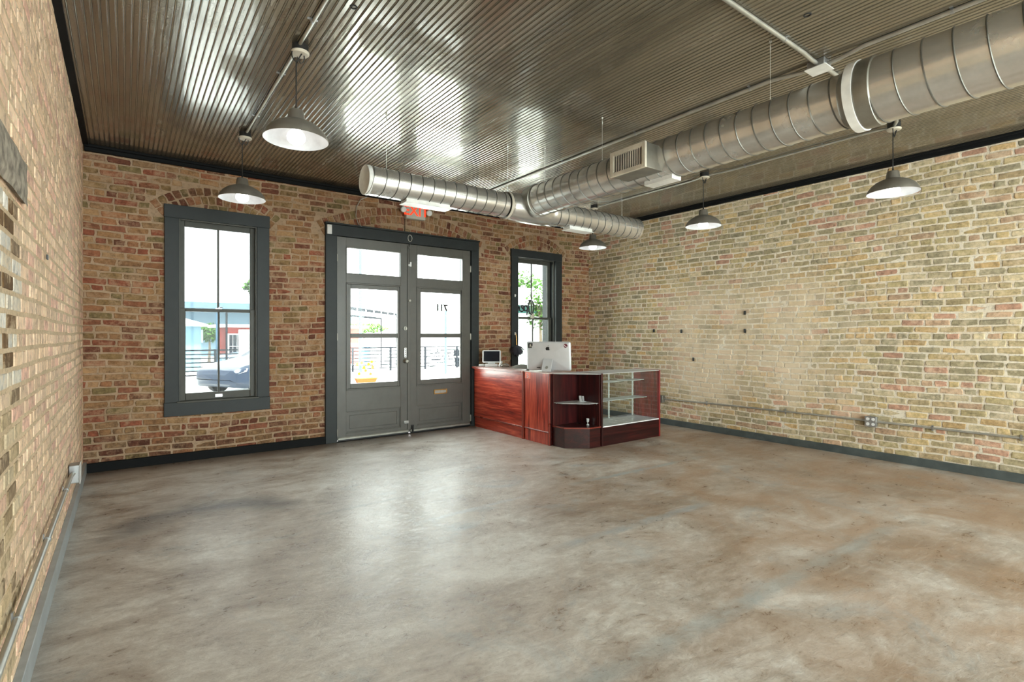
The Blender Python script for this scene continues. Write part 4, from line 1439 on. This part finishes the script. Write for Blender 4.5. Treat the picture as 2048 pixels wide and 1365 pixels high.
nu, nv = 16, 8
for i in range(nu + 1):
    for j in range(nv + 1):
        u, v = -0.17 + .34 * i / nu, -.09 + .18 * j / nv
        hgt = 0.05 * (1 - (abs(u) / .17) ** 2.5) * (1 - (abs(v) / .09) ** 3) + 0.004 * mnoise.noise(Vector((u * 30, v * 30, 0))) + .006
        vs.append(mt @ Vector((u, v, max(hgt, .005))))
fs = [(i * (nv + 1) + j, (i + 1) * (nv + 1) + j, (i + 1) * (nv + 1) + j + 1, i * (nv + 1) + j + 1) for i in range(nu) for j in range(nv)]
m.add(vs, fs)
m.obox(mt @ Matrix.Translation((0, 0, .0055)), .34, .18, .003)
o = m.build('folded_bag', paint('grey_canvas', (150, 148, 140), .8), org=(4.50, 5.80, ZT + .004))
tag(o, 'grey folded cloth bag lying on the counter beside the computer', 'bag')
m = MB()
vs = []
for j in range(6):
    a = math.pi / 2 * j / 5
    for k in range(18):
        b = 2 * math.pi * k / 18
        vs.append((4.27 + .018 * math.cos(b) * math.cos(a), 5.40 + .03 * math.sin(b) * math.cos(a), ZT + .004 + .02 * math.sin(a)))
m.add(vs, [(j * 18 + k, j * 18 + (k + 1) % 18, (j + 1) * 18 + (k + 1) % 18, (j + 1) * 18 + k) for j in range(5) for k in range(18)])
o = m.build('computer_mouse', M['black'], org=(4.27, 5.40, ZT + .004))
tag(o, 'small black mouse left of the silver computer', 'mouse')

# ------------------------------------------------------------------ feather duster on its hook
m = MB()
for zz in (1.985, 1.395):
    pass
for i, (zz, lb) in enumerate(((1.99, 'upper small white hook on the casing left of the counter window'), (1.385, 'lower small white hook holding the feather duster'))):
    m = MB()
    m.tube([(4.985, D - .028, zz), (4.985, D - .045, zz), (4.985, D - .05, zz + .012)], 0.005, 8)
    m.box(4.975, 4.995, D - .032, D - .028, zz - .02, zz + .02)
    tag(m.build('hook', M['whitep'], org=(4.985, D - .028, zz)), lb, 'hook', 'hooks on the window casing')
fd = thing('feather_duster', (5.0, D - .06, 1.38), 'dark grey feather duster hanging on the casing of the counter window', 'feather duster')
m = MB()
m.tube([(4.985, D - .05, 1.385), (4.99, D - .055, 1.30), (4.995, D - .06, 1.18)], [0.004, 0.007, 0.009], 8)
m.build('handle', M['brass'], fd)
m = MB()
rf = random.Random(11)
for i in range(230):
    a = rf.uniform(0, 2 * math.pi)
    sp = rf.uniform(0.1, 1.0)
    L = rf.uniform(0.10, 0.17)
    p = Vector((4.996, D - .065, 1.21 - rf.uniform(0, .05)))
    d = Vector((math.cos(a) * sp, -abs(math.sin(a)) * sp * .6 - .02, -0.55 + .3 * sp)).normalized()
    sd = d.cross(Vector((0, 0, 1))).normalized()
    wv = rf.uniform(.006, .013)
    q0, q1, q2 = p, p + d * L * .5, p + d * L + Vector((0, 0, -.035 * sp))
    m.add([q0 - sd * .002, q0 + sd * .002, q1 + sd * wv, q1 - sd * wv, q2 + sd * wv * .3, q2 - sd * wv * .3], [(0, 1, 2, 3), (3, 2, 4, 5)])
m.build('feathers', M['feather'], fd, smooth=False)

# ------------------------------------------------------------------ neon "Open" (off, seen from behind)
ns = thing('neon_sign', (5.3, D + .05, 1.75), 'unlit script Open neon sign in the counter window, seen from behind', 'neon sign')
def tubepath(pts, scale, ox, oz):
    return [(ox - x * scale, D + .055, oz + z * scale) for x, z in pts]
S_ = 0.1
ell = lambda cx, cz, rx_, rz_, a0, a1, n=18: [(cx + rx_ * math.cos(math.radians(a0 + (a1 - a0) * i / n)), cz + rz_ * math.sin(math.radians(a0 + (a1 - a0) * i / n))) for i in range(n + 1)]
m = MB()
# O, p, e, n in writing order to the left (mirrored from inside)
m.tube(tubepath(ell(0.0, 0.2, 0.52, 1.15, 100, 440) + [(0.1, 1.2), (0.5, 1.35)], S_, 5.375, 1.80), 0.012, 8)
m.tube(tubepath([(0.72, 0.35), (0.78, -0.2), (0.85, -1.1)], S_, 5.375, 1.80), 0.012, 8)
m.tube(tubepath([(0.76, 0.0)] + ell(1.12, 0.0, 0.32, 0.42, 150, -150), S_, 5.375, 1.80), 0.012, 8)
m.tube(tubepath([(1.5, -0.15), (1.9, 0.02)] + ell(1.82, 0.18, 0.22, 0.28, 20, 180)[:14] + ell(1.95, -0.1, 0.38, 0.45, 170, 330), S_, 5.375, 1.80), 0.012, 8)
m.tube(tubepath([(2.4, 0.3), (2.45, -0.4), (2.5, 0.1), (2.75, 0.35), (2.9, 0.1), (2.92, -0.4), (3.1, -0.3)], S_, 5.375, 1.80), 0.012, 8)
m.build('tubing', M['cord'], ns)
m = MB()
m.tube([(5.42, D + .06, 2.45), (5.43, D + .06, 1.95)], 0.0015, 5)
m.build('hanging_wire', M['pipe'], ns)
m = MB()
m.tube([(5.41, D + .06, 1.68), (5.42, D + .06, 1.64), (5.20, D + .06, 1.50), (5.16, D + .06, 1.30)], 0.003, 6)
m.build('cord', M['pipe'], ns)
m = MB()
m.tube([(5.12, D + .06, 1.66), (5.16, D + .06, 1.45), (5.22, D + .06, 1.36), (5.30, D + .06, 1.45), (5.33, D + .06, 1.62)], 0.003, 6)
m.build('cord', M['pipe'], ns)
MB().box(5.38, 5.44, D + .045, D + .08, 1.64, 1.72).build('transformer', M['register'], ns, bevel=0.005)

# ------------------------------------------------------------------ wall hooks / holes on the right wall

# ------------------------------------------------------------------ clips on the right wall, holes in the left wall and ceiling
WH = [((5.222, 1.43), 'left one of the black clips level with each other on the tan brick wall'),
      ((4.721, 1.42), 'second black clip from the corner on the tan brick wall'),
      ((3.733, 1.661), 'upper black clip of the pair farthest right on the tan brick wall'),
      ((3.733, 1.421), 'lower black clip of the pair farthest right on the tan brick wall'),
      ((4.517, 1.011), 'lowest black clip on the tan brick wall, above the conduit')]
for (y, z), lb in WH:
    m = MB()
    m.box(XR - 0.014, XR + .004, y - 0.012, y + 0.012, z - 0.026, z + 0.026)
    m.box(XR - 0.022, XR - 0.014, y - 0.014, y + 0.006, z - 0.008, z + 0.022)
    tag(m.build('wall_clip', M['black'], bevel=0.003, org=(XR, y, z)), lb, 'clip', 'black clips on the tan brick wall')
m = MB().box(XL + .0, XL + 0.006, 3.515, 3.56, 1.752, 1.775)
tag(m.build('wall_clip', M['black'], org=(XL, 3.537, 1.766)), 'small dark plug in the cream brick wall', 'plug')
for i, (x, y) in enumerate(((1.054, 2.94), (3.219, 1.424))):
    m = MB().lathe([(0.022, ZC - .001), (0.02, ZC - .006), (0.016, ZC - .006), (0.014, ZC + .002)], x, y, 20, cap1=True)
    tag(m.build('ceiling_plug', M['dark_in'], org=(x, y, ZC)), ('round dark hole plug in the ceiling near the cord of the lowest pendant', 'round dark hole plug in the ceiling beside the crossing conduit')[i], 'plug')

# ------------------------------------------------------------------ outside
GZ = -0.27
tag(MB().box(-60, 80, D + 0.34, 120, GZ - .2, GZ).build('ground', M['asphalt'], smooth=False), 'pale pavement outside the shop front', 'ground', kind='structure')
tag(MB().box(-0.8, 7.2, D + 0.34, D + 1.9, GZ, -0.02).build('doorstep', M['asphalt'], smooth=False), 'concrete doorstep outside the double doors', 'step', kind='structure')
M['blue_wall'] = paint('pale_blue_siding', (112, 140, 154), 0.9, var=.05, spec=.1)
M['white_wall'] = paint('white_siding', (200, 204, 204), 0.8, var=.04)
M['red_wall'] = paint('red_board', (158, 66, 58), 0.9, var=.08, spec=.1)
M['far_wall'] = paint('grey_blue_shed_metal', (84, 102, 114), 0.9, var=.15, spec=.1)
M['car_paint'] = paint('dark_blue_car_paint', (38, 48, 64), 0.16, metal=0.4, var=.03, bump=0)
M['car_silver'] = paint('silver_blue_car_paint', (92, 112, 134), 0.25, metal=0.4, var=.03, bump=0)
M['pole_blue'] = paint('pale_blue_pole_paint', (58, 82, 100), 0.9, var=.05, spec=.1)
M['terra'] = paint('terracotta', (150, 58, 26), 0.9, spec=.1)
M['yellow'] = paint('yellow_petals', (176, 110, 14), 0.9, spec=.1)
M['teal'] = paint('teal_fascia', (40, 72, 68), 0.9, spec=.1)

rl = thing('iron_railing', (5, 22.4, GZ), 'black horizontal rail fence beyond the parked dark car', 'railing')
x = -6.0
k = 0
while x < 20:
    MB().box(x - .04, x + .04, 22.36, 22.44, GZ, 0.82).build('post', M['iron'], rl)
    x += 1.75
for i in range(7):
    zz = 0.80 - i * 0.155
    MB().box(-6, 20, 22.38 + (0 if i else -.01), 22.40 + (0 if i else .03), zz - (.03 if i else .045), zz + .012).build('rail', M['iron'], rl)


def car(x, y, rz, label, paintm, sc_=1.0):
    t_ = thing('car', (x, y, GZ), label, 'car')
    mt = Matrix.Translation((x, y, GZ)) @ Matrix.Rotation(rz, 4, 'Z') @ Matrix.Scale(sc_, 4)
    # side stations from the nose (x=-2.1) to the tail: (x, z bottom, z shoulder, z top, half width, half width top)
    st = [(-2.12, .32, .52, .56, .62, .5), (-2.05, .24, .62, .68, .78, .66), (-1.8, .2, .70, .80, .86, .76), (-1.2, .2, .78, .90, .88, .8), (-.75, .2, .84, .98, .89, .8), (-.2, .2, .88, 1.30, .9, .68),
          (.1, .2, .9, 1.42, .9, .62), (.8, .2, .92, 1.45, .9, .62), (1.4, .2, .93, 1.28, .89, .66), (1.85, .22, .92, 1.02, .86, .74), (2.08, .28, .86, .92, .78, .66), (2.15, .38, .7, .74, .66, .56)]
    vs = []
    for (sx, zb, zs, zt, hw_, ht) in st:
        sec = [(-hw_ * .9, zb), (-hw_, zb + .12), (-hw_, (zb + zs) / 2), (-hw_ * .97, zs), (-ht, zt - .05 * (zt - zs)), (-ht * .8, zt), (0, zt + .02), (ht * .8, zt), (ht, zt - .05 * (zt - zs)), (hw_ * .97, zs), (hw_, (zb + zs) / 2), (hw_, zb + .12), (hw_ * .9, zb)]
        vs += [mt @ Vector((sx, yy, zz)) for yy, zz in sec]
    n = 13
    m = MB()
    fs, gl = [], []
    for j in range(len(st) - 1):
        for k in range(n - 1):
            f = (j * n + k, (j + 1) * n + k, (j + 1) * n + k + 1, j * n + k + 1)
            fs.append(f)
    fs.append(tuple(range(n)))
    fs.append(tuple((len(st) - 1) * n + k for k in range(n))[::-1])
    fs += [(j * n, j * n + n - 1, (j + 1) * n + n - 1, (j + 1) * n) for j in range(len(st) - 1)]
    m.add(vs, fs)
    b = m.build('body', paintm, t_, angle=0.5)
    m = MB()
    def gq(pts):
        m.add([mt @ Vector(p) for p in pts], [(0, 1, 2, 3)])
    gq([(-.72, -.72, 1.0), (-.72, .72, 1.0), (-.12, .6, 1.36), (-.12, -.6, 1.36)])
    for s_ in (-1, 1):
        gq([(-.35, s_ * .905, .93), (.45, s_ * .91, .95), (.45, s_ * .66, 1.40), (.05, s_ * .67, 1.37)])
        gq([(.52, s_ * .91, .95), (1.35, s_ * .905, .97), (1.2, s_ * .68, 1.33), (.52, s_ * .66, 1.40)])
    m.build('car_window', M['screen'], b, smooth=False)
    for s_ in (-1, 1):
        m = MB()
        vs = [mt @ Vector(p) for p in [(-2.06, s_ * .5, .66), (-1.98, s_ * .72, .70), (-1.74, s_ * .83, .74), (-1.8, s_ * .86, .66), (-2.0, s_ * .78, .60), (-2.1, s_ * .55, .58)]]
        m.add(vs, [tuple(range(6))])
        m.build('headlight', M['whitep'], b, smooth=False)
    for sx in (-1.35, 1.35):
        for s_ in (-1, 1):
            m = MB()
            m.tube([mt @ Vector((sx, s_ * .72, .31)), mt @ Vector((sx, s_ * .90, .31)), mt @ Vector((sx, s_ * .915, .31))], [.31 * sc_, .31 * sc_, .28 * sc_], 28)
            wl = m.build('wheel', M['black'], t_)
            m = MB()
            m.tube([mt @ Vector((sx, s_ * .915, .31)), mt @ Vector((sx, s_ * .925, .31))], .2 * sc_, 20)
            m.build('hubcap', M['alum'], wl)
    return t_


car(3.75, 17.0, math.radians(30), 'dark blue parked car, nose towards the left, nearest the tall window', M['car_paint'], 1.0)
car(5.2, 25.6, math.radians(3), 'silver-blue car parked behind the railing near the blue shed', M['car_silver'], 0.95)

sh = thing('garden_shed', (0.5, 27, GZ), 'pale blue shed with white roof beyond the railing', 'shed')
MB().box(-2.5, 2.76, 27, 30, GZ, 1.82).build('wall', M['blue_wall'], sh, smooth=False)
m = MB()
m.add([(-2.9, 26.7, 1.82), (3.0, 26.7, 1.82), (3.0, 30.3, 1.82), (-2.9, 30.3, 1.82), (-1.2, 28.5, 2.45), (1.2, 28.5, 2.45), (-2.9, 26.7, 1.74), (3.0, 26.7, 1.74), (3.0, 30.3, 1.74), (-2.9, 30.3, 1.74)],
      [(0, 1, 5, 4), (1, 2, 5), (2, 3, 4, 5), (3, 0, 4), (6, 7, 1, 0), (7, 8, 2, 1), (8, 9, 3, 2), (9, 6, 0, 3), (9, 8, 7, 6)])
m.build('roof', M['white_wall'], sh, smooth=False)
MB().box(2.4, 2.9, 27.6, 28.5, 1.0, 1.6).build('side_box', M['white_wall'], sh, smooth=False)

st = thing('food_stand', (7, 28, GZ), 'red and white stand with a barred window beyond the railing', 'stand')
MB().box(3.9, 10.4, 28, 31, GZ, 1.72).build('wall', M['red_wall'], st, smooth=False)
MB().box(3.5, 10.8, 27.7, 31.3, 1.72, 1.86).build('roof', M['white_wall'], st, smooth=False)
wf = frame_boxes(MB(), 3.95, 5.15, 0.2, 1.42, 0.06, 27.93, 28.0).build('window_frame', M['white_wall'], st, smooth=False)
MB().box(4.01, 5.09, 27.97, 27.99, 0.26, 1.36).build('pane', M['screen'], wf, smooth=False)
m = MB()
for i in range(5):
    m.box(4.16 + i * .18, 4.175 + i * .18, 27.94, 27.96, .26, 1.36)
m.box(4.01, 5.09, 27.94, 27.96, .8, .82)
m.build('window_bars', M['white_wall'], wf, smooth=False)
tag(MB().box(3.16, 3.98, 20.0, 20.04, 0.1, 1.54).box(3.2, 3.26, 20.0, 20.04, GZ, .1).box(3.9, 3.96, 20, 20.04, GZ, .1).build('sign_board', M['white_wall'], smooth=False, org=(3.57, 20, GZ)), 'blank white upright board standing behind the dark car', 'board')
tag(MB().tube([(3.35, 24.0, GZ), (3.35, 24.0, 2.3)], 0.04, 10).build('post', M['iron'], org=(3.35, 24, GZ)), 'dark thin post in front of the red stand', 'post')
tag(MB().box(2.84, 2.96, 22.9, 23.0, GZ, 2.2).build('post', M['pole_blue'], org=(2.9, 22.95, GZ)), 'pale square post just right of the blue shed', 'post')
wh = thing('warehouse', (4, 48, GZ), 'long low grey-blue warehouse on the horizon with pale roof', 'building')
MB().box(-14, 16, 45, 56, GZ, 3.1).build('wall', M['far_wall'], wh, smooth=False)
m = MB().box(-15, 17, 44, 57, 3.3, 3.75)
m.build('roof', M['far_wall'], wh, smooth=False)
tag(MB().tube([(8.2, 22.0, GZ), (8.2, 22.0, 6.0)], 0.06, 12).build('lamp_post', M['pole_blue'], org=(8.2, 22, GZ)), 'pale blue pole seen through the left door leaf', 'pole')
tag(MB().tube([(10.7, 19.0, GZ), (10.7, 19.0, 2.35)], 0.05, 12).build('post', M['pole_blue'], org=(10.7, 19, GZ)), 'blue-grey post seen through the right door leaf', 'post')

cp = thing('patio_canopy', (9, 22, GZ), 'black steel patio canopy with string lights seen through the left door', 'canopy')
def beam(a, b, wd, hh, name):
    a, b = Vector(a), Vector(b)
    d = (b - a)
    mt = Matrix.Translation((a + b) / 2) @ Matrix.Rotation(math.atan2(d.y, d.x), 4, 'Z')
    return MB().obox(mt, d.length, wd, hh).build(name, M['iron'], cp)
beam((6.4, 19.0, 2.37), (10.9, 24.3, 2.37), 0.08, 0.11, 'beam')
beam((7.2, 21.2, 2.17), (10.3, 24.8, 2.17), 0.08, 0.09, 'beam')
MB().tube([(10.3, 24.8, GZ), (10.3, 24.8, 2.17)], 0.035, 8).build('post', M['iron'], cp)
MB().tube([(7.2, 21.2, GZ), (7.2, 21.2, 2.17)], 0.035, 8).build('post', M['iron'], cp)
MB().tube([(10.9, 24.3, GZ), (10.9, 24.3, 2.37)], 0.035, 8).build('post', M['iron'], cp)
MB().tube([(6.4, 19.0, GZ), (6.4, 19.0, 2.37)], 0.035, 8).build('post', M['iron'], cp)
for i in range(7):
    f_ = (i + .5) / 7
    p = Vector((6.4, 18.95, 2.36)).lerp(Vector((10.9, 24.25, 2.36)), f_)
    MB().lathe([(0.002, p.z - .06), (.04, p.z - .03), (.045, p.z), (.03, p.z + .04), (.008, p.z + .05)], p.x - .05, p.y - .05, 12).build('string_light', M['whitep'], cp)


def tree(x, y, z, rx_, rz_, n, seed, label, name='tree', leafs=0.14):
    t_ = thing(name, (x, y, GZ), label, 'tree')
    r_ = random.Random(seed)
    m = MB()
    for i in range(n):
        while True:
            p = Vector((r_.uniform(-1, 1), r_.uniform(-1, 1), r_.uniform(-1, 1)))
            if 0.25 < p.length < 1:
                break
        p = Vector((x + p.x * rx_ * (1 + .2 * math.sin(p.z * 5 + seed)), y + p.y * rx_, z + p.z * rz_))
        d = Vector((r_.gauss(0, 1), r_.gauss(0, 1), r_.gauss(0, 1))).normalized()
        e = d.orthogonal().normalized()
        L = leafs * r_.uniform(.6, 1.3)
        m.add([p - e * L * .35, p + d * L * .6 - e * L * .05, p + e * L * .35, p - d * L * .6], [(0, 1, 2, 3)])
    m.build('foliage', M['leaf'], t_, smooth=False)
    m = MB()
    m.tube([(x, y, GZ), (x + .03, y, (z + GZ) / 2), (x, y, z + rz_ * .3)], [0.05 + rx_ * .05, .04 + rx_ * .03, .02], 8)
    for k in range(4):
        a = k * 1.6 + seed
        m.tube([(x, y, z - rz_ * .4), (x + rx_ * .5 * math.cos(a), y + rx_ * .5 * math.sin(a), z + rz_ * .25)], [.03, .01], 6)
    m.build('trunk', M['bark'], t_)


tree(11.0, 58, 6.1, 1.3, 1.2, 700, 1, 'leafy tree showing above the warehouse roof', leafs=.4)
tree(4.1, 36, 1.5, .8, .6, 500, 2, 'low green bush between the blue shed and the red stand', 'bush', .2)
tree(12.9, 34, 1.8, 1.6, .35, 700, 3, 'green bush beneath the black patio canopy', 'bush', .2)
tree(22.5, 30, 4.6, 2.4, 1.5, 900, 4, 'large pale green tree behind the white house', leafs=.35)
tree(9.3, 11.2, 2.1, .42, .62, 700, 5, 'young tree with bright leaves outside the counter window', leafs=.1)

hs = thing('white_house', (13.5, 17, GZ), 'white sided house with teal band outside the counter window', 'house')
m = MB()
m.box(10.1, 20, 14, 16.6, GZ, 2.1)
z = GZ
while z < 0.95:
    m.add([(10.06, 13.985, z), (20, 13.985, z), (20, 13.95, z + .02), (10.06, 13.95, z + .02), (10.06, 13.99, z + .13), (20, 13.99, z + .13)], [(0, 1, 2, 3)[::-1], (3, 2, 5, 4)])
    z += 0.13
m.build('siding', M['white_wall'], hs, smooth=False)
MB().box(10.05, 20.1, 13.9, 16.65, 2.1, 2.36).build('fascia', M['teal'], hs, smooth=False)
m = MB()
m.add([(10.0, 13.7, 2.36), (20.4, 13.7, 2.36), (20.4, 16.7, 2.36), (10.0, 16.7, 2.36), (10.0, 15.2, 3.1), (20.4, 15.2, 3.1)], [(0, 1, 5, 4), (2, 3, 4, 5), (0, 4, 3), (1, 2, 5), (0, 3, 2, 1)])
m.build('roof', M['white_wall'], hs, smooth=False)

pn = thing('flower_trough', (6.6, 17.2, GZ), 'terracotta trough of orange and yellow flowers outside the left door', 'planter')
m = MB()
px, py = 6.6, 17.2
m.add([(px + sx * w_, py + sy * d_, z_) for z_, w_, d_ in ((GZ, .30, .1), (GZ + .16, .36, .13)) for sx, sy in ((-1, -1), (1, -1), (1, 1), (-1, 1))],
      [(3, 2, 1, 0), (0, 1, 5, 4), (1, 2, 6, 5), (2, 3, 7, 6), (3, 0, 4, 7), (4, 5, 6, 7)])
m.box(px - .38, px + .38, py - .15, py + .15, GZ + .14, GZ + .17)
m.build('trough', M['terra'], pn)
rf = random.Random(5)
for i in range(9):
    fx, fy, fz = px - .3 + .07 * i + rf.uniform(-.02, .02), py + rf.uniform(-.08, .08), GZ + rf.uniform(.3, .72)
    m = MB()
    m.tube([(fx, fy, GZ + .15), (fx + rf.uniform(-.03, .03), fy, fz)], .006, 5)
    s_ = m.build('stem', M['leaf'], pn)
    m = MB()
    for k in range(9):
        a = 2 * math.pi * k / 9
        d = Vector((math.cos(a), -.25, math.sin(a))).normalized()
        e = Vector((-math.sin(a), 0, math.cos(a)))
        p = Vector((fx, fy - .01, fz))
        m.add([p, p + d * .04 + e * .018, p + d * .085, p + d * .04 - e * .018], [(0, 1, 2, 3)])
    m.tube([(fx, fy - .02, fz), (fx, fy + .005, fz)], .022, 8)
    m.build('blossom', M['yellow'] if i % 2 else M['terra'], s_, smooth=False)
tag(MB().lathe([(.002, GZ), (.28, GZ), (.3, .2), (.28, .7), (.3, 1.15), (.27, 1.17), (.002, 1.17)], 9.6, 25.2, 24).build('barrel', paint('pale_blue_plastic', (96, 136, 160), .9, spec=.1), org=(9.6, 25.2, GZ)), 'pale blue barrel behind the railing, right of the pale blue pole', 'barrel')

bk = thing('bicycle', (13.0, 23.6, GZ), 'dark bicycle parked behind the railing through the right door', 'bicycle')
bx_, by_ = 13.0, 23.6
def wheelm(cx):
    m = MB()
    m.tube([(cx + .33 * math.cos(a), by_, GZ + .34 + .33 * math.sin(a)) for a in [2 * math.pi * k / 28 for k in range(28)]], .022, 8, closed=True)
    for k in range(10):
        a = 2 * math.pi * k / 10
        m.tube([(cx, by_, GZ + .34), (cx + .32 * math.cos(a), by_, GZ + .34 + .32 * math.sin(a))], .003, 4)
    m.build('wheel', M['black'], bk)
wheelm(bx_ - .52); wheelm(bx_ + .52)
m = MB()
q = lambda a, b: (bx_ + a, by_, GZ + b)
for a, b in ((q(-.52, .34), q(-.18, .82)), (q(-.52, .34), q(-.05, .34)), (q(-.05, .34), q(-.2, .9)), (q(-.18, .8), q(.32, .86)), (q(-.05, .34), q(.34, .82)), (q(.52, .34), q(.3, 1.0))):
    m.tube([a, b], .02, 8)
m.build('frame', M['iron'], bk)
MB().tube([(bx_ + .28, by_ - .25, GZ + 1.02), (bx_ + .3, by_, GZ + 1.0), (bx_ + .28, by_ + .25, GZ + 1.02)], .015, 8).build('handlebar', M['iron'], bk)
MB().obox(Matrix.Translation((bx_ - .2, by_, GZ + .92)), .26, .13, .05).build('saddle', M['black'], bk, bevel=.02)
bn = thing('bench', (14.6, 22.0, GZ), 'black slatted bench standing before the railing through the right door', 'bench')
MB().box(13.6, 15.4, 22.9, 23.3, GZ + .42, GZ + .47).build('seat', M['iron'], bn)
MB().box(13.6, 15.4, 23.28, 23.33, GZ + .55, GZ + .85).build('backrest', M['iron'], bn)
for x in (13.7, 15.3):
    MB().box(x - .03, x + .03, 22.92, 23.32, GZ, GZ + .42).build('leg', M['iron'], bn)
